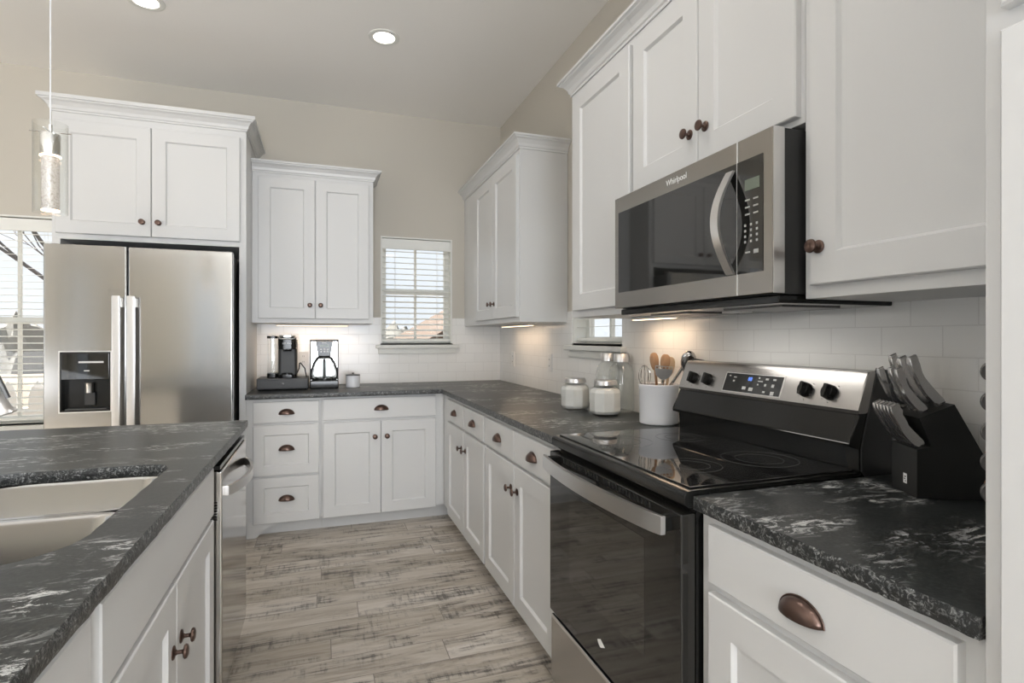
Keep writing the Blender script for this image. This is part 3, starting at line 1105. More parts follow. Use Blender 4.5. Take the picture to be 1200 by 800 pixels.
# ------------------------------------------------------------------ range  (local: x 0..0.756 from the left, y=0 at world x=0.80)
t = thing('kitchen_range', 'freestanding stainless and black glass-top electric range between the base cabinets', 'stove', (0.80, 1.798, 0), RW)
WR = 0.756
q = MB(); q.box(0.002, WR - 0.002, 0.0, 0.60, 0.05, 0.900); q.box(0.03, WR - 0.03, 0.05, 0.58, 0, 0.05); q.build('body', 'black', t)
q = MB(); q.box(0.004, WR - 0.004, -0.036, -0.001, 0.070, 0.300, 0.004); dd = q.build('storage_drawer', 'steelh', t)
q = MB(); q.box(0.002, WR - 0.002, -0.040, -0.001, 0.317, 0.872, 0.004); od = q.build('oven_door', 'oglass', t)
q = MB(); q.box(0.03, WR - 0.03, -0.046, -0.036, 0.302, 0.314, 0.002); q.build('drawer_lip', 'chrome', dd)
m = M['win'] = mat('oven_window_glass', (0.035, 0.033, 0.028), 0.03)
bsdf(m).inputs['Specular IOR Level'].default_value = 0.9
q = MB(); q.box(0.165, 0.605, -0.0408, -0.040, 0.475, 0.770); q.build('window', 'win', od)
q = bow(24, 0.018, WR - 0.030, 0.030, -0.040, 0.842, 0.044, 0.012, ends=0.022)
q.build('handle', 'satin', od)
for xh in (0.022, WR - 0.062):
    q = MB(); q.box(xh, xh + 0.028, -0.066, -0.039, 0.826, 0.858, 0.002); q.build('handle_mount', 'black', od)
for h_ in range(2):
    q = MB()
    for k in range(14):
        x = 0.12 + (k + 14 * h_) * 0.018 + 0.02 * h_
        q.box(x, x + 0.007, -0.0412, -0.040, 0.852, 0.866)
    q.build('vent_slots', 'rubber', od)
q = MB()
q.prism([(0.36, 0.392), (0.376, 0.400), (0.385, 0.396), (0.402, 0.388), (0.386, 0.380), (0.377, 0.377), (0.366, 0.383)], -0.0414, -0.040, 'y')
q.build('badge', 'logo', od)
# cooktop
q = MB()
q.prism([(-0.032, 0.893), (-0.032, 0.913), (-0.026, 0.922), (-0.012, 0.925), (0.50, 0.925), (0.50, 0.900), (0.0, 0.900), (-0.01, 0.885), (-0.022, 0.885)], 0.0, WR, 'x', 0.002)
q.build('cooktop_frame', 'black', t)
q = MB(); q.box(0.014, WR - 0.014, -0.008, 0.495, 0.9252, 0.929, 0.0015); gt = q.build('glass_cooktop', 'ctop', t)
m = M['ring'] = mat('burner_ring_print', (0.10, 0.10, 0.10), 0.15)
for (bx, by, br_) in ((0.20, 0.13, 0.10), (0.20, 0.36, 0.08), (0.56, 0.13, 0.08), (0.56, 0.36, 0.10)):
    q = MB()
    for r_ in (br_, br_ * 0.62):
        q.lathe([(r_, 0), (r_, 0.0002), (r_ + 0.0022, 0.0002), (r_ + 0.0022, 0)], 48, Matrix.Translation((bx, by, 0.9291)))
    q.build('burner_ring', 'ring', gt)
# backguard
q = MB()
q.prism([(0.50, 0.900), (0.50, 0.985), (0.468, 0.990), (0.466, 0.998), (0.472, 1.004), (0.500, 1.070), (0.52, 1.078), (0.60, 1.078), (0.60, 0.900)], 0.004, WR - 0.004, 'x', 0.003)
q.mi = 1
q.prism([(0.505, 0.925), (0.505, 0.985), (0.56, 1.19), (0.612, 1.182), (0.614, 0.90), (0.53, 0.90)], WR - 0.006, WR + 0.0, 'x', 0.001)
q.prism([(0.505, 0.925), (0.505, 0.985), (0.56, 1.19), (0.612, 1.182), (0.614, 0.90), (0.53, 0.90)], 0.0, 0.006, 'x', 0.001)
q.build('backguard', ['black', 'blackpl'], t)
prof = [(0.498, 1.072), (0.494, 1.082), (0.527, 1.168), (0.535, 1.180), (0.550, 1.184), (0.60, 1.180), (0.60, 1.072)]
q = MB(); q.prism(prof, 0.002, WR - 0.002, 'x', 0.005); cp = q.build('control_panel', 'steelh', t)
# panel-plane frame: origin on the sloped face
a_ = math.atan2(0.527 - 0.494, 1.168 - 1.082)


def PT(x, up, out=0.0):
    """transform: local (x right, y=into panel, z up along slope)"""
    return Matrix.Translation((x, 0.494, 1.082)) @ Matrix.Rotation(-a_, 4, 'X') @ Matrix.Translation((0, -out, up))


q = MB(); q.box(0.243, 0.497, -0.0016, 0.001, 0.006, 0.074, 0, PT(0, 0)); q.build('display_bezel', 'satin', cp)
q = MB(); q.box(0.247, 0.493, -0.0022, 0.001, 0.009, 0.071, 0, PT(0, 0)); q.build('display', 'bglass', cp)
text('88', 0.018, 'display_digits', 'blue', cp, PT(0.360, 0.055, 0.0026) @ Matrix.Rotation(PI / 2, 4, 'X'), 0.0002)
q = MB()
for (x, z, w_, h_) in ((0.262, 0.062, .008, .004), (0.285, 0.058, .012, .003), (0.285, 0.045, .008, .006), (0.335, 0.024, .016, .010), (0.365, 0.022, .017, .011), (0.395, 0.051, .020, .003), (0.395, 0.062, .006, .005), (0.395, 0.04, .006, .005),
                       (0.425, 0.060, .012, .006), (0.455, 0.060, .012, .006), (0.425, 0.040, .008, .008), (0.455, 0.040, .010, .010), (0.425, 0.018, .010, .006), (0.457, 0.016, .014, .012)):
    q.box(x, x + w_, -0.0027, -0.002, z - h_ / 2, z + h_ / 2, 0, PT(0, 0))
q.build('key_print', 'dimmark', cp)
for yk in (0.078, 0.160, 0.581, 0.660):
    q = MB()
    T = PT(yk, 0.040)
    T2 = T @ Matrix.Rotation(PI / 2, 4, 'X')
    q.lathe([(0, 0), (0.0215, 0), (0.0205, 0.012), (0.018, 0.016), (0, 0.016)], 28, T2)
    q.box(-0.006, 0.006, -0.026, -0.010, -0.019, 0.019, 0.002, T)
    kk = q.build('burner_knob', 'black', cp)
    q = MB()
    for an in range(0, 360, 45):
        if an in (0,):
            continue
        q.box(-0.0012, 0.0012, -0.0006, 0.0, 0.027, 0.030, 0, T @ Matrix.Rotation(R(an), 4, 'Y'))
    q.build('dial_print', 'grey', cp)

# ------------------------------------------------------------------ microwave (local y=0 at world x=1.02)
t = thing('microwave', 'stainless over-the-range microwave with black glass door and curved handle', 'microwave', (1.020, 1.797, 1.352), RW)
WM = 0.754
q = MB(); q.box(0.003, WM - 0.003, 0.030, 0.405, 0.022, 0.424, 0.002)
q.build('body', 'blackpl', t)
q = MB(); q.box(0.006, WM - 0.006, 0.022, 0.403, 0.0, 0.020, 0.003)
q.mi = 1
for (a, b) in ((0.08, 0.30), (0.46, 0.68)):
    q.box(a, b, 0.10, 0.30, -0.004, 0.002, 0.001)
q.build('underside_vent', ['black', 'grey'], t)
q = MB(); q.box(0.335, 0.425, 0.20, 0.24, -0.0055, 0.001, 0.001); q.build('fill_light_cover', 'outlet', t)  # cover for the added fill light under the microwave
l = bpy.data.lights.new('tile_fill_light', 'AREA'); l.shape = 'RECTANGLE'; l.size, l.size_y = 0.40, 0.10; l.energy = 0.75; l.color = (1, 0.96, 0.90)  # fill light added to brighten the tiles and counter around the range
o = bpy.data.objects.new('tile_fill_light', l); COL.objects.link(o); o.parent = t; o.location = (0.38, 0.14, -0.008)
XS = 0.632
q = MB(); q.box(0.0, XS - 0.0015, 0.0, 0.030, 0.024, 0.424, 0.0025); md = q.build('door', 'mwsteel', t)
q = MB(); q.box(XS + 0.0015, WM - 0.002, 0.0, 0.030, 0.024, 0.424, 0.0025); mc = q.build('control_panel', 'mwsteel', t)
q = MB(); q.box(WM - 0.0015, WM + 0.0005, 0.001, 0.034, 0.024, 0.424, 0.0005); q.build('lit_side_face', 'satin', mc)  # lighter steel sheet: brighter lighting of the side face put into its colour
q = MB(); q.box(0.028, XS - 0.0018, -0.0016, 0.001, 0.080, 0.368, 0.0); q.build('door_glass', 'bglass', md)
q = MB(); q.box(XS + 0.0018, 0.722, -0.0016, 0.001, 0.080, 0.368, 0.0); q.build('keypad_glass', 'bglass', mc)
q = MB(); q.box(XS - 0.0014, XS + 0.0014, -0.0004, 0.028, 0.026, 0.422); q.build('seam', 'logo', md)
# vertical bow handle
q = MB()
outer, inner = [], []
n = 22
for k in range(n + 1):
    u = k / n
    z = 0.082 + (0.352 - 0.082) * u
    o_ = 0.050 * math.sin(PI * u)
    outer.append((-o_ - 0.008, z))
    inner.append((-o_ - 0.000, z))
q.prism(outer + inner[::-1], XS - 0.034, XS - 0.006, 'x', 0.0015)
q.build('handle', 'satin', md)
text('Whirlpool', 0.026, 'wordmark', 'logo', md, TF(0.372, -0.0006, 0.397, 0.95))
q = MB()
q.box(0.662, 0.712, -0.0026, -0.0016, 0.288, 0.316)
q.build('clock_display', 'lcd', mc)
q = MB()
for r_ in range(3):
    for c_ in range(2):
        q.box(0.663 + c_ * 0.028, 0.679 + c_ * 0.028, -0.0024, -0.0016, 0.262 - r_ * 0.018, 0.266 - r_ * 0.018)
for r_ in range(4):
    for c_ in range(3):
        q.box(0.660 + c_ * 0.020, 0.666 + c_ * 0.020, -0.0024, -0.0016, 0.198 - r_ * 0.014, 0.204 - r_ * 0.014)
q.box(0.664, 0.680, -0.0024, -0.0016, 0.130, 0.134); q.box(0.692, 0.708, -0.0024, -0.0016, 0.127, 0.137)
q.build('key_print', 'dimmark', mc)

# ------------------------------------------------------------------ lights of the room


def downlight(x, y, power, label, group='recessed ceiling lights'):
    t = thing('ceiling_light', label, 'light', (x, y, ZC))
    q = MB(); q.lathe([(0.062, 0.0), (0.090, 0.0), (0.090, -0.004), (0.078, -0.007), (0.062, -0.005), (0.062, 0.0)], 36); q.build('trim_ring', 'trim', t)
    q = MB(); q.lathe([(0, -0.0035), (0.060, -0.0035), (0.0615, -0.0015)], 32); q.build('lens', 'bulb', t)
    l = bpy.data.lights.new('downlight', 'SPOT')
    l.energy = power
    l.spot_size = R(150)
    l.spot_blend = 1.0
    l.shadow_soft_size = 0.06
    l.color = (1, 0.97, 0.93)
    o = bpy.data.objects.new('downlight_lamp', l)
    COL.objects.link(o)
    o.location = (0, 0, -0.012)
    o.parent = t


downlight(0.35, 3.34, 7, 'recessed ceiling light over the aisle, the one fully in view')
downlight(-0.88, 3.39, 4, 'recessed ceiling light cut by the top edge, above the refrigerator cabinet')
for (x, y, lb) in ((0.35, 1.6, 'over the range aisle'), (-2.4, 2.6, 'over the dining side of the island'), (0.3, -0.3, 'over the pantry cabinet'), (-2.4, 0.0, 'in the middle of the great room'),
                   (-1.0, -2.4, 'near the rear window'), (-3.6, -2.0, 'in the far rear corner')):
    downlight(x, y, 22 if y < 2 else 8, 'recessed ceiling light outside the view, ' + lb)


def strip_light(loc, rot, ln, power, label):
    t = thing('under_cabinet_light', label, 'light', loc, rot)
    q = MB(); q.box(-ln / 2, ln / 2, -0.02, 0.02, -0.012, 0.0, 0.002); q.build('housing', 'trim', t)
    q = MB(); q.box(-ln / 2 + 0.008, ln / 2 - 0.008, -0.014, 0.014, -0.0145, -0.012); q.build('diffuser', 'warm', t)
    l = bpy.data.lights.new('strip', 'AREA')
    l.shape = 'RECTANGLE'
    l.size, l.size_y = ln, 0.03
    l.energy = power
    l.color = (1, 0.74, 0.52)
    o = bpy.data.objects.new('strip_lamp', l)
    COL.objects.link(o)
    o.location = (0, 0, -0.018)
    o.parent = t


strip_light((-0.06, 4.30, 1.371), 0, 0.5, 0.55, 'slim warm light bar under the wall cabinet over the coffee machines')
strip_light((1.31, 3.70, 1.364), R(90), 0.6, 0.5, 'slim warm light bar under the corner wall cabinet')
strip_light((1.33, 2.02, 1.361), R(90), 0.30, 0.4, 'slim warm light bar under the narrow wall cabinet left of the microwave')


# pendant lamp over the island
t = thing('pendant_lamp', 'slim glass cylinder pendant lamp with bubbled crystal core hanging over the island', 'lamp', (-0.859, 2.253, 1.685))
q = MB(); q.cyl((0, 0, 0.29), (0, 0, ZC - 1.685 - 0.02), 0.0022, n=8); q.build('cord', 'ceramic', t)
q = MB(); q.lathe([(0, 0), (0.06, 0), (0.06, -0.01), (0.05, -0.022), (0.012, -0.026), (0, -0.026)], 32, Matrix.Translation((0, 0, ZC - 1.685))); q.build('canopy', 'chrome', t)
q = MB(); q.lathe([(0.0465, 0.0), (0.0475, 0.0), (0.0475, 0.30), (0.0465, 0.30), (0.0465, 0.0)], 40); q.build('glass_shade', 'thin', t)
q = MB(); q.lathe([(0, 0.296), (0.006, 0.296), (0.006, 0.27), (0.027, 0.264), (0.028, 0.26), (0.028, 0.194), (0, 0.194)], 32)
q.tube([(-0.058, 0, 0.272), (0.058, 0, 0.272)], 0.0022, 8)
q.tube([(0, -0.05, 0.272), (0, 0.05, 0.272)], 0.0022, 8)
q.build('chrome_cap', 'chrome', t)
m = M['crystal'] = mat('bubbled_crystal', (0.97, 0.95, 0.93), 0.12, 0, Transmission_Weight=0.7, IOR=1.35)
bsdf(m).inputs['Emission Color'].default_value = (1, 0.88, 0.78, 1)
bsdf(m).inputs['Emission Strength'].default_value = 0.06
bump(m, noise(m, coords(m), 140, 2, 0.5), 0.9, 0.004)
L(m, ramp(m, noise(m, coords(m), 160, 2, 0.5), [(0.5, (1, 0.97, 0.95)), (0.62, (0.72, 0.66, 0.62))]), bsdf(m).inputs['Base Color'])
q = MB(); q.lathe([(0, 0.012), (0.024, 0.012), (0.025, 0.016), (0.025, 0.188), (0, 0.188)], 32); q.build('crystal_core', 'crystal', t)
M['glow'] = emis('lamp_led', (1, 0.72, 0.5), 4)
q = MB(); q.lathe([(0, 0.189), (0.029, 0.189), (0.029, 0.193), (0, 0.193)], 32); q.build('led_disc', 'glow', t)
q = MB(); q.lathe([(0.0205, 0.008), (0.025, 0.008), (0.025, 0.0115), (0.0205, 0.0115), (0.0205, 0.008)], 32); q.build('lower_ring', 'glow', t)
# ------------------------------------------------------------------ outlets


def outlet(loc, rot, label):
    t = thing('wall_outlet', label, 'outlet', loc, rot)
    q = MB(); q.box(-0.035, 0.035, -0.006, 0, -0.057, 0.057, 0.002); q.build('cover_plate', 'outlet', t)
    for z in (-0.021, 0.021):
        q = MB(); q.box(-0.014, 0.014, -0.0075, -0.005, z - 0.014, z + 0.014, 0.001); s_ = q.build('socket', 'outlet', t)
        q = MB(); q.box(-0.006, -0.004, -0.0080, -0.007, z - 0.004, z + 0.006); q.box(0.004, 0.006, -0.0080, -0.007, z - 0.004, z + 0.006); q.build('slot', 'rubber', s_)


outlet((XR - TT, 4.10, 1.105), RW, 'white wall outlet in the right backsplash nearest the corner')
outlet((XR - TT, 3.36, 1.105), RW, 'white wall outlet in the right backsplash just left of the window sill')
outlet((-0.13, YB - TT, 1.11), 0, 'white wall outlet in the back wall tiles between the two coffee makers')

# ------------------------------------------------------------------ coffee things (counter top z=.914)
Z = 0.9145
t = thing('pod_drawer', 'wide black coffee pod drawer under the single-serve coffee machine', 'pod drawer', (-0.248, 4.15, Z))
q = MB(); q.box(-0.165, 0.160, -0.10, 0.16, 0.006, 0.080, 0.004); q.build('case', 'blackpl', t)
q = MB(); q.box(-0.160, 0.155, -0.108, -0.099, 0.012, 0.070, 0.003); dd = q.build('drawer', 'blackpl', t)
q = MB(); q.lathe([(0, 0), (0.006, 0), (0.008, 0.008), (0, 0.010)], 16, Matrix.Translation((0, -0.108, 0.044)) @ Matrix.Rotation(PI / 2, 4, 'X')); q.build('knob', 'grey', dd)
q = MB()
for x in (-0.15, 0.145):
    for y in (-0.08, 0.14):
        q.cyl((x, y, 0), (x, y, 0.007), 0.008, n=12)
q.build('rubber_foot_set', 'rubber', t)

t = thing('coffee_machine', 'black single-serve coffee machine with side water tank, standing on the pod drawer', 'coffee machine', (-0.262, 4.15, Z + 0.081))
M['charcoal'] = mat('charcoal_plastic', (0.055, 0.056, 0.056), 0.45)
q = MB()
q.prism(rrect2 := [(p[0], p[1]) for p in rrect(-0.022, 0.098, -0.02, 0.13, 0.02, 0)], 0.0, 0.262, 'z', 0.003)
q.build('body', 'charcoal', t)
q = MB(); q.prism([(p[0], p[1]) for p in rrect(-0.022, 0.098, -0.085, 0.125, 0.035, 0)], 0.0, 0.022, 'z', 0.003); q.build('base', 'black', t)
q = MB(); q.lathe([(0, 0.0), (0.035, 0.0), (0.035, 0.01), (0.030, 0.012), (0, 0.012)], 28, Matrix.Translation((0.038, -0.05, 0.022))); q.build('drip_tray', 'black', t)
q = MB(); q.prism([(p[0], p[1]) for p in rrect(-0.020, 0.096, -0.085, 0.12, 0.035, 0)], 0.196, 0.278, 'z', 0.006)
q.lathe([(0, 0), (0.026, 0), (0.03, 0.016), (0, 0.016)], 24, Matrix.Translation((0.038, -0.045, 0.182)))
hd = q.build('brew_head', 'black', t)
q = MB(); q.prism([(p[0], p[1]) for p in rrect(-0.012, 0.088, -0.080, 0.11, 0.03, 0)], 0.278, 0.292, 'z', 0.004)
q.tube([(-0.012, -0.088, 0.272), (0.0, -0.094, 0.268), (0.038, -0.097, 0.266), (0.076, -0.094, 0.268), (0.088, -0.088, 0.272)], 0.005, 10)
q.build('silver_handle', 'satin', hd)
text('KEURIG', 0.017, 'wordmark', 'logo', hd, TF(0.038, -0.0858, 0.236))
q = MB(); q.prism([(p[0], p[1]) for p in rrect(-0.094, -0.026, -0.03, 0.12, 0.02, 0)], 0.0, 0.028, 'z', 0.002); q.build('tank_base', 'black', t)
q = MB(); q.prism([(p[0], p[1]) for p in rrect(-0.092, -0.028, -0.028, 0.118, 0.02, 0)], 0.028, 0.270, 'z', 0.001)
tk = q.build('water_tank', 'thin', t)
q = MB(); q.prism([(p[0], p[1]) for p in rrect(-0.094, -0.026, -0.03, 0.12, 0.02, 0)], 0.270, 0.288, 'z', 0.003); q.build('tank_lid', 'black', tk)
q = MB(); q.cyl((-0.060, 0.045, 0.030), (-0.060, 0.045, 0.262), 0.012, n=16); q.build('float_column', 'thin', tk)
q = MB(); q.tube([(0.100, 0.02, 0.03), (0.112, 0.0, 0.06), (0.116, -0.01, 0.098), (0.122, -0.01, 0.100), (0.150, 0.0, 0.06), (0.166, 0.02, -0.03), (0.170, 0.10, -0.075)], 0.004, 8)
cd_ = q.build('power_cord', 'rubber', t)

t = thing('coffee_maker', 'stainless and black drip coffee maker with glass carafe, right of the pod machine', 'coffee maker', (0.018, 4.16, Z))
q = MB()
q.box(-0.096, 0.096, -0.085, 0.13, 0.0, 0.058, 0.008)
q.build('base', 'black', t)
q = MB(); q.box(-0.096, 0.096, 0.06, 0.13, 0.055, 0.332, 0.004); bt = q.build('tower', 'steel', t)
q = MB(); q.box(-0.098, -0.090, 0.05, 0.131, 0.05, 0.340, 0.003); q.box(0.090, 0.098, 0.05, 0.131, 0.05, 0.340, 0.003); q.box(-0.098, 0.098, 0.05, 0.131, 0.332, 0.342, 0.003); q.build('tower_trim', 'black', bt)
q = MB()
q.prism([(-0.058, 0.335), (0.058, 0.335), (0.040, 0.225), (-0.040, 0.225)], -0.075, 0.10, 'y', 0.005)
fb = q.build('brew_basket', 'black', t)
q = MB(); q.box(-0.030, 0.030, -0.0765, -0.075, 0.292, 0.308); q.build('clock_display', 'lcd', fb)
q = MB()
for x in (-0.022, 0.0, 0.022):
    q.box(x - 0.006, x + 0.006, -0.0772, -0.075, 0.270, 0.280); q.box(x - 0.006, x + 0.006, -0.0772, -0.075, 0.254, 0.264)
q.build('button_print', 'mark', fb)
q = MB(); q.box(-0.016, 0.016, -0.0768, -0.075, 0.318, 0.323); q.build('maker_badge', 'mark', fb)
q = MB(); q.lathe([(0, 0.060), (0.060, 0.060), (0.078, 0.075), (0.083, 0.10), (0.074, 0.15), (0.048, 0.20), (0.042, 0.215), (0.040, 0.213), (0.046, 0.198), (0.072, 0.148), (0.081, 0.10), (0.076, 0.077), (0.058, 0.063), (0, 0.063)], 36, Matrix.Translation((0, -0.015, 0)))
cf = q.build('carafe', 'thin', t)
q = MB(); q.lathe([(0, 0.208), (0.046, 0.208), (0.044, 0.224), (0, 0.224)], 28, Matrix.Translation((0, -0.015, 0)))
for sx_ in (-1, 1):
    q.tube([(sx_ * 0.044, -0.03, 0.215), (sx_ * 0.070, -0.035, 0.175), (sx_ * 0.086, -0.035, 0.12), (sx_ * 0.088, -0.035, 0.085), (sx_ * 0.080, -0.035, 0.062)], [0.008, 0.007, 0.006, 0.006, 0.006], 10)
q.lathe([(0.080, 0.058), (0.086, 0.060), (0.086, 0.074), (0.079, 0.074)], 36, Matrix.Translation((0, -0.015, 0)))
q.build('carafe_band', 'black', cf)
q = MB(); q.box(-0.010, 0.010, -0.145, -0.120, 0.080, 0.195, 0.006); q.box(-0.008, 0.008, -0.130, -0.060, 0.185, 0.205, 0.004); q.box(-0.008, 0.008, -0.128, -0.090, 0.076, 0.090, 0.003)
q.build('carafe_handle', 'black', cf)

t = thing('sugar_canister', 'small white ceramic canister with a dark-rimmed lid, right of the drip coffee maker', 'canister', (0.214, 4.15, Z))
q = MB(); q.lathe([(0, 0), (0.046, 0), (0.049, 0.003), (0.049, 0.082), (0.046, 0.084), (0, 0.084)], 36); q.build('jar', 'ceramic', t)
q = MB(); q.lathe([(0, 0.0845), (0.0495, 0.0845), (0.0495, 0.090), (0.02, 0.093), (0.008, 0.093), (0.006, 0.099), (0.010, 0.104), (0, 0.105)], 32); q.build('lid', 'grey', t)

# ------------------------------------------------------------------ jars


def short_jar(x, y, r, h, label):
    t = thing('storage_jar', label, 'jar', (x, y, Z), R(22.5), 'short glass jars of white powder')
    q = MB()
    q.lathe([(0, 0.0), (r * 0.86, 0.0), (r, 0.014), (r, h * 0.66), (r * 0.93, h * 0.74), (r * 0.70, h * 0.80), (r * 0.68, h * 0.86), (r * 0.66, h * .86), (r * 0.66, h * 0.80), (r * 0.9, h * 0.73), (r * 0.965, h * 0.65), (r * 0.965, 0.018), (r * 0.84, 0.005), (0, 0.005)], 10)
    q.build('glass_body', 'thin', t, smooth=False)
    q = MB()
    q.lathe([(0, 0.007), (r * 0.83, 0.007), (r * 0.955, 0.020), (r * 0.955, h * 0.645), (r * 0.89, h * 0.725), (r * 0.62, h * 0.79), (0, h * 0.80)], 10)
    q.build('contents', 'flour', t, smooth=False)
    q = MB(); q.lathe([(0, h), (r * 0.66, h), (r * 0.70, h - 0.003), (r * 0.73, h - 0.018), (r * 0.73, h - 0.022), (0, h - 0.022)], 36); q.build('lid', 'satin', t)


short_jar(1.240, 2.275, 0.076, 0.160, 'squat glass jar of white powder with steel lid, the nearer one beside the utensil crock')
short_jar(1.198, 2.506, 0.0735, 0.155, 'squat glass jar of white powder with steel lid, the farther one left in the row')


def tall_jar(x, y, label):
    t = thing('tall_jar', label, 'jar', (x, y, Z), 0, 'tall clear glass jars')
    r = 0.060
    q = MB()
    q.lathe([(0, 0), (r * 0.92, 0), (r, 0.012), (r, 0.17), (r * 0.96, 0.195), (r * 0.80, 0.222), (r * 0.56, 0.236), (r * 0.54, 0.246), (r * 0.52, 0.246), (r * 0.52, 0.234), (r * 0.78, 0.220), (r * 0.93, 0.193), (r * 0.965, 0.17), (r * 0.965, 0.014), (r * 0.9, 0.004), (0, 0.004)], 36)
    q.build('glass_body', 'thin', t)
    q = MB(); q.lathe([(0, 0.279), (r * 0.58, 0.279), (r * 0.61, 0.276), (r * 0.61, 0.240), (r * 0.58, 0.238), (0, 0.238)], 36); q.build('lid', 'satin', t)


tall_jar(1.363, 2.470, 'tall clear glass jar with steel lid against the tiles, left one of the pair')
tall_jar(1.363, 2.340, 'tall clear glass jar with steel lid against the tiles, right one, beside the crock')

# ------------------------------------------------------------------ utensil crock
CX, CY = 1.325, 1.972
t = thing('utensil_crock', 'white ceramic crock holding cooking utensils on the counter left of the range', 'crock', (CX, CY, Z))
q = MB(); q.lathe([(0, 0), (0.074, 0), (0.078, 0.004), (0.0795, 0.140), (0.082, 0.146), (0.082, 0.160), (0.079, 0.164), (0.075, 0.160), (0.0735, 0.145), (0.073, 0.010), (0, 0.008)], 48)
q.build('crock', 'ceramic', t)
# camera-facing left/right directions are only used to lean the tools; every tool is solid
rt = Vector((0.9454, -0.326, 0))    # towards the right of the view
fw = Vector((0.326, 0.9454, 0))


def frame(base, tip, nrm):
    z = (tip - base).normalized()
    y = (nrm - z * nrm.dot(z)).normalized()
    x = y.cross(z)
    return Matrix((x.to_4d(), y.to_4d(), z.to_4d(), (0, 0, 0, 1))).transposed()


def tool(name, label, cat, a0, a1, h, build, group=None, nrm=None):
    """a0,a1: (right, forward) offsets at crock bottom and at height h"""
    C = Vector((CX, CY, Z))
    b = C + rt * a0[0] + fw * a0[1] + Vector((0, 0, 0.014))
    tp = C + rt * a1[0] + fw * a1[1] + Vector((0, 0, h))
    ln = (tp - b).length
    z = (tp - b).normalized()
    nn_ = nrm if nrm is not None else -fw
    y = -(nn_ - z * nn_.dot(z)).normalized()
    x = y.cross(z)
    mtx = Matrix(((x.x, y.x, z.x, b.x), (x.y, y.y, z.y, b.y), (x.z, y.z, z.z, b.z), (0, 0, 0, 1)))
    t = thing(name, label, cat, group=group)
    t.matrix_world = mtx
    build(t, ln)
    return t


def spoon(material, wd, hl, thick=0.006, oval=1.0):
    def f(t, ln):
        q = MB(); q.tube([(0, 0, 0), (0, 0, ln - hl + 0.006)], [0.0055, 0.0055], 10); q.build('handle', material, t)
        q = MB()
        T = Matrix.Translation((0, 0, ln - hl / 2)) @ Matrix.Diagonal((wd / 2, thick, hl / 2, 1))
        prof = [(0, -1), (0.35, -0.96), (0.62, -0.82), (0.86, -0.5), (0.98, -0.1), (1, 0.2), (0.93, 0.55), (0.70, 0.84), (0.4, 0.97), (0, 1)]
        q.lathe(prof, 24, T)
        q.build('bowl', material, t)
    return f


tool('wooden_spoon', 'brown wooden spoon standing in the crock, the leftmost wooden one', 'spoon', (0.01, 0.02), (-0.012, 0.035), 0.292, spoon('wood', 0.038, 0.075))
tool('wooden_spoon', 'brown wooden spoon standing in the crock centre with broad oval bowl', 'spoon', (0.0, -0.01), (0.034, 0.012), 0.286, spoon('wood', 0.042, 0.070))
tool('wooden_spoon', 'pale wooden spatula in the crock behind the ladle, right of the brown spoons', 'spatula', (0.02, 0.02), (0.060, 0.034), 0.275, spoon('palewood', 0.045, 0.085, 0.004))


def ladle(t, ln):
    q = MB(); q.tube([(0, 0, 0), (0, 0, ln - 0.05)], [0.0045, 0.006], 10); q.build('handle', 'utensil', t)
    q = MB()
    T = Matrix.Translation((0.008, 0.0, ln - 0.028)) @ Matrix.Rotation(R(-28), 4, 'Y') @ Matrix.Diagonal((0.030, 0.014, 0.050, 1))
    q.lathe([(0, -1), (0.4, -0.93), (0.75, -0.68), (0.96, -0.25), (1, 0.1), (0.92, 0.5), (0.65, 0.82), (0.3, 0.96), (0, 1)], 24, T)
    q.build('bowl', 'utensil', t)


tool('serving_spoon', 'large polished steel serving spoon leaning out of the right of the crock', 'spoon', (-0.040, 0.02), (0.100, -0.10), 0.283, ladle)


def skimmer(t, ln):
    q = MB(); q.tube([(0, 0, 0), (0, 0, ln - 0.055)], 0.005, 10); q.build('handle', 'utensil', t)
    q = MB()
    # slotted turner head: plate with a row of slots at the top
    q.box(-0.036, 0.036, -0.001, 0.001, ln - 0.018, ln - 0.012)
    q.box(-0.036, 0.036, -0.001, 0.001, ln - 0.004, ln)
    for k in range(6):
        x = -0.036 + k * 0.0138
        q.box(x, x + 0.003, -0.001, 0.001, ln - 0.012, ln - 0.004)
    q.prism([(-0.036, ln - 0.018), (0.036, ln - 0.018), (0.030, ln - 0.040), (0.010, ln - 0.056), (-0.010, ln - 0.056), (-0.030, ln - 0.040)], -0.001, 0.001, 'y')
    q.build('slotted_head', 'satin', t)


tool('slotted_turner', 'polished steel slotted turner at the front left of the crock', 'turner', (-0.01, -0.03), (0.008, -0.055), 0.240, skimmer)


def masher(t, ln):
    q = MB(); q.tube([(0, 0, 0), (0, 0, ln - 0.08)], 0.006, 10); q.build('handle', 'utensil', t)
    q = MB()
    for k in range(5):
        a = k * PI / 5
        pts = []
        for j in range(15):
            u = j / 14 * 2 * PI
            rr = 0.026 * math.sin(u / 2) ** 1.0 * (1 if True else 0)
            zz = ln - 0.045 - 0.045 * math.cos(u)
            rad = 0.026 * math.sin(u)
            pts.append((rad * math.cos(a), rad * math.sin(a), zz))
        q.tube(pts, 0.0012, 6)
    q.build('wire_loops', 'utensil', t)


tool('whisk', 'steel wire whisk at the left side of the crock', 'whisk', (-0.045, 0.035), (-0.058, 0.005), 0.240, masher)

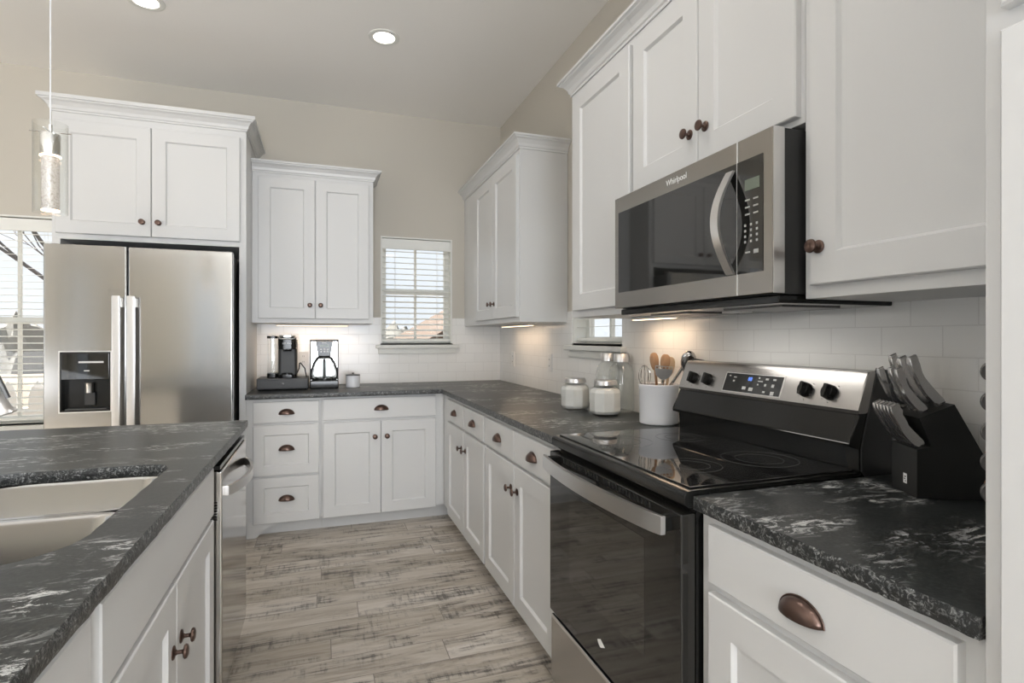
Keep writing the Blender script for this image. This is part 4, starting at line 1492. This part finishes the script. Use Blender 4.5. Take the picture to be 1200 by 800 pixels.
# ------------------------------------------------------------------ knife block
A = Vector((1.240, 0.859, Z))
yaw_k = math.atan2(-0.466, 0.885)      # local +X = S (towards the right of the view), local +Y = F (to the left/back)
t = thing('knife_block', 'black slanted wooden knife block standing on the counter right of the range', 'knife block', A, yaw_k)
M['kb'] = mat('black_stained_wood', (0.014, 0.014, 0.013), 0.45)
q = MB()
q.prism([(0.0, 0.0), (0.0, 0.107), (0.030, 0.113), (0.004, 0.176), (0.075, 0.208), (0.128, 0.106), (0.165, 0.034), (0.160, 0.0)], 0.0, 0.106, 'y', 0.0012)
q.build('block', 'kb', t)
q = MB(); q.box(-0.0008, 0.0, 0.040, 0.054, 0.022, 0.044)
lg = q.build('logo_plate', 'logo', t)
q = MB(); q.box(-0.0012, -0.0007, 0.043, 0.049, 0.036, 0.0385); q.box(-0.0012, -0.0007, 0.045, 0.051, 0.031, 0.0330); q.box(-0.0012, -0.0007, 0.043, 0.046, 0.026, 0.0285)
q.build('logo_mark', 'rubber', t)
KB = Matrix.Translation(A) @ Matrix.Rotation(yaw_k, 4, 'Z')
dirS = Vector((-0.458, 0, 0.889))


def knife(s, f, z, ln, wd, th, label, group, blade=0.05, lean=None, curve=0.012):
    d = (lean or dirS).normalized()
    zax = d
    yax = Vector((0, 1, 0))
    xax = yax.cross(zax).normalized()
    m3 = Matrix(((xax.x, 0, zax.x, s), (xax.y, 1, zax.y, f), (xax.z, 0, zax.z, z), (0, 0, 0, 1)))
    t = thing('kitchen_knife', label, 'knife', group=group)
    t.matrix_world = KB @ m3
    # handle outline in local x-z plane
    q = MB()
    L_, R_ = [], []
    n = 12
    for k in range(n + 1):
        u = k / n
        cxx = -curve * math.sin(PI * u * 0.9)
        hw = wd / 2 * (0.72 + 0.42 * abs(math.sin(PI * (u * 1.15 + 0.28))) + (0.18 if u > 0.88 else 0))
        if k == n:
            hw *= 0.72
        zz = 0.002 + ln * u
        L_.append((cxx - hw, zz)); R_.append((cxx + hw, zz))
    q.prism(L_ + R_[::-1], -th / 2, th / 2, 'y', th * 0.28)
    q.build('handle', 'knife', t)
    q = MB(); q.box(-wd * 0.42, wd * 0.42, -0.0010, 0.0010, -0.004, 0.010)
    q.build('blade', 'chrome', t)


words = ['nearest to the camera', 'second from the near side', 'third from the near side', 'fourth from the near side', 'fifth from the near side', 'farthest from the near side']
for k in range(6):
    knife(0.016, 0.014 + k * 0.0156, 0.1125, 0.105, 0.019, 0.0100, 'steel-handled steak knife in the low front row of the block, ' + words[k], 'steak knives in the block', lean=Vector((-0.50, 0, 0.866)), curve=0.010)
knife(0.062, 0.026, 0.204, 0.122, 0.018, 0.018, 'large steel-handled knife, top right of the block and tallest', 'large knives in the block')
knife(0.060, 0.066, 0.203, 0.120, 0.018, 0.018, 'large steel-handled knife in the top back row, middle of three', 'large knives in the block')
knife(0.058, 0.096, 0.202, 0.126, 0.016, 0.015, 'large steel-handled knife in the top back row, farthest from the camera', 'large knives in the block')
knife(0.026, 0.020, 0.188, 0.110, 0.016, 0.014, 'medium steel-handled knife in the front upper row, nearest the camera', 'medium knives in the block')
knife(0.026, 0.046, 0.188, 0.112, 0.015, 0.014, 'medium steel-handled knife in the front upper row, beside the scissors', 'medium knives in the block')
knife(0.024, 0.098, 0.187, 0.108, 0.014, 0.013, 'slim steel-handled knife in the front upper row, leftmost in view', 'medium knives in the block')
# kitchen scissors
t = thing('kitchen_scissors', 'dark-handled kitchen scissors slotted between the upper knives of the block', 'scissors')
d = dirS.normalized(); xax = Vector((0, 1, 0)).cross(d)
t.matrix_world = KB @ Matrix(((xax.x, 0, d.x, 0.026), (xax.y, 1, d.y, 0.073), (xax.z, 0, d.z, 0.190), (0, 0, 0, 1)))
for sgn in (-1, 1):
    q = MB()
    q.tube([(sgn * (0.010 + 0.011 * math.sin(a)), sgn * 0.003, 0.045 - 0.026 * math.cos(a)) for a in [k / 16 * 2 * PI for k in range(17)]], 0.0035, 8)
    q.tube([(0, sgn * 0.003, -0.002), (sgn * 0.006, sgn * 0.003, 0.022)], 0.004, 8)
    q.build('finger_loop', 'blackpl' if sgn < 0 else 'satin', t)

# ------------------------------------------------------------------ spice rack (mostly hidden by the tall cabinet)
yr = math.atan2(-0.865, 0.50)          # local X runs right/near along the face, local -Y faces the camera
t = thing('spice_rack', 'black square spice rack with jars lying cap-outward, half hidden by the tall cabinet', 'spice rack', (1.076, 0.636, Z), yr)
q = MB(); q.box(0.018, 0.094, 0.026, 0.112, 0.0, 0.02, 0.004); q.build('base', 'blackpl', t)
q = MB()
for k in range(6):
    q.box(0.022, 0.092, 0.030, 0.108, 0.036 + 0.0 + k * 0.052 - 0.010 + 0.026, 0.036 + k * 0.052 - 0.007 + 0.026)
for x in (0.022, 0.089):
    for y in (0.030, 0.105):
        q.box(x, x + 0.003, y, y + 0.003, 0.02, 0.325)
q.build('wire_frame', 'grey', t)
M['spice'] = mat('spice_brown', (0.20, 0.09, 0.04), 0.6)
M['cap'] = mat('grey_jar_cap', (0.13, 0.125, 0.12), 0.35, 0.4)
ROT = Matrix.Rotation(PI / 2, 4, 'X')
names = ['second from the bottom', 'third from the bottom', 'fourth from the bottom', 'fifth from the bottom', 'topmost']
first = None
base_m = Matrix.Translation((1.076, 0.636, Z)) @ Matrix.Rotation(yr, 4, 'Z')
for c_ in range(2):
    for r_ in range(5):
        mt = base_m @ Matrix.Translation((0.016 + c_ * 0.056, 0.0, 0.0875 + r_ * 0.052))
        lab = ('round grey spice jar cap in the rack beside the knife block, ' + ('lowest' if r_ == 0 else names[r_])) if c_ == 0 else 'small spice jar hidden behind the tall cabinet side'
        if first is None:
            first = thing('spice_jar', lab, 'jar', group='spice jars in the rack')
            q = MB(); q.lathe([(0, -0.072), (0.0125, -0.072), (0.014, -0.070), (0.014, -0.010), (0, -0.010)], 20, ROT); q.build('jar_body', 'spice', first)
            q = MB(); q.lathe([(0, -0.012), (0.0185, -0.012), (0.0185, 0.0), (0.016, 0.002), (0.012, 0.0005), (0, 0.0005)], 24, ROT); q.build('cap', 'cap', first)
            first.matrix_world = mt
        else:
            o = copy_tree(first)
            o.matrix_world = mt
            o['label'] = lab

# ------------------------------------------------------------------ outdoors
M['lawn'] = mat('dry_lawn', (0.42, 0.36, 0.27), 0.95)
m = M['lawn']
L(m, ramp(m, noise(m, coords(m), 3.0, 6), [(0.35, (0.13, 0.105, 0.075)), (0.65, (0.19, 0.16, 0.12))]), bsdf(m).inputs['Base Color'])
q = MB(); q.box(-60, 60, YB + 0.2, 90, -0.35, -0.30)
q.box(XR + 0.2, 60, -60, YB + 0.2, -0.35, -0.30)
o = q.build('ground', 'lawn', smooth=False); o['kind'] = 'structure'; o['label'] = 'dry tan lawn outside'
M['fence'] = mat('white_vinyl', (0.80, 0.80, 0.80), 0.5)
t = thing('picket_fence', 'white picket fence with pointed pickets outside the left window', 'fence', (-3.0, 6.4, -0.30))
for z in (0.25, 0.82):
    q = MB(); q.box(-2.2, 2.2, 0.02, 0.06, z, z + 0.09, 0.003); q.build('rail', 'fence', t)
x = -2.12
while x < 2.1:
    q = MB(); q.prism([(x, 0.05), (x + 0.140, 0.05), (x + 0.140, 1.02), (x + 0.118, 1.10), (x + 0.070, 1.17), (x + 0.022, 1.10), (x, 1.02)], -0.002, 0.018, 'y', 0.002)
    q.build('picket', 'fence', t)
    x += 0.228
for x in (-2.2, 0.0, 2.2):
    q = MB(); q.box(x - 0.05, x + 0.05, 0.062, 0.16, 0, 1.2, 0.004); q.build('post', 'fence', t)

M['bark'] = mat('dark_bark', (0.07, 0.065, 0.07), 0.9)


def bare_tree(loc, h, seed, label, lean=0.0):
    rnd = random.Random(seed)
    t = thing('bare_tree', label, 'tree', loc)
    q = MB(); tips = []
    q.tube([(0, 0, 0), (0.03 * h, 0, h * 0.2), (0.02 * h, 0.01, h * 0.38)], [0.016 * h, 0.013 * h, 0.010 * h], 10)
    q.build('trunk', 'bark', t)
    q = MB()

    def br(p, d, ln, r, lv):
        pts = [p]
        dd = d.copy()
        for k in range(3):
            dd = (dd + Vector((rnd.uniform(-.18, .18), rnd.uniform(-.18, .18), rnd.uniform(-.06, .14)))).normalized()
            pts.append(pts[-1] + dd * ln / 3)
        q.tube(pts, [r, r * 0.85, r * 0.7, r * 0.5], 5)
        if lv < 4:
            for k in range(3):
                i = rnd.choice((1, 2, 3)) if k else 3
                nd = (dd + Vector((rnd.uniform(-.9, .9), rnd.uniform(-.7, .7), rnd.uniform(-.25, .5)))).normalized()
                br(pts[i], nd, ln * 0.68, r * 0.52, lv + 1)
    for k in range(6):
        a = k * PI / 3 + rnd.uniform(-.3, .3)
        z0_ = h * (0.2 + 0.03 * k)
        br(Vector((0.025 * h, 0, z0_)), Vector((math.cos(a) * .8 + lean, math.sin(a) * .7, 0.75)).normalized(), h * 0.26, 0.0055 * h, 1)
    q.build('branches', 'bark', t)
    return t


bare_tree((-2.95, 9.0, -0.30), 6.2, 3, 'leafless tree with thin dark branches outside the left window', -0.35)
M['hedge'] = mat('distant_scrub', (0.14, 0.14, 0.13), 0.95)
rnd = random.Random(5)
for i in range(12):
    xx = -24 + i * 2.8 + rnd.uniform(-.1, .1)
    hh = rnd.uniform(1.9, 2.5)
    q = MB()
    r_ = bmesh.ops.create_icosphere(q.b, subdivisions=3, radius=1.0)
    for v_ in q.b.verts:
        n_ = v_.co.normalized()
        k = 1 + 0.22 * math.sin(n_.x * 9 + i) * math.cos(n_.z * 11 + i * 2) + rnd.uniform(-.12, .12)
        v_.co = Vector((n_.x * 1.05 * k, n_.y * 0.9 * k, max(0.0, n_.z * hh * k)))
    o = q.build('shrub', 'hedge')
    o.location = (xx, 30 + rnd.uniform(-1, 1), -0.31)
    tag(o, 'dark leafless scrub in the far hedge line beyond the fence', 'shrub', 'distant scrub along the horizon')
M['roof'] = mat('tan_brick_house', (0.10, 0.065, 0.045), 0.9)
M['shingle'] = mat('brown_shingles', (0.085, 0.062, 0.048), 0.9)
t = thing('neighbouring_house', 'tan brick neighbouring house with sloping gable seen through the small back window', 'house', (5.5, 16.0, -0.30))
q = MB(); q.prism([(-2.3, 0), (2.3, 0), (2.3, 1.6), (0.0, 2.9), (-2.3, 1.6)], 0, 8, 'y'); q.build('brick_wall', 'roof', t, smooth=False)
q = MB(); q.prism([(-2.6, 1.43), (0.0, 2.90), (2.6, 1.43), (2.6, 1.55), (0.0, 3.03), (-2.6, 1.55)], -0.3, 8.3, 'y'); q.build('roof', 'shingle', t, smooth=False)
for xw in (-1.4, 0.6):
    q = MB(); q.box(xw - 0.4, xw + 0.4, -0.03, 0.02, 0.9, 1.8); q.build('window', 'grey', t)
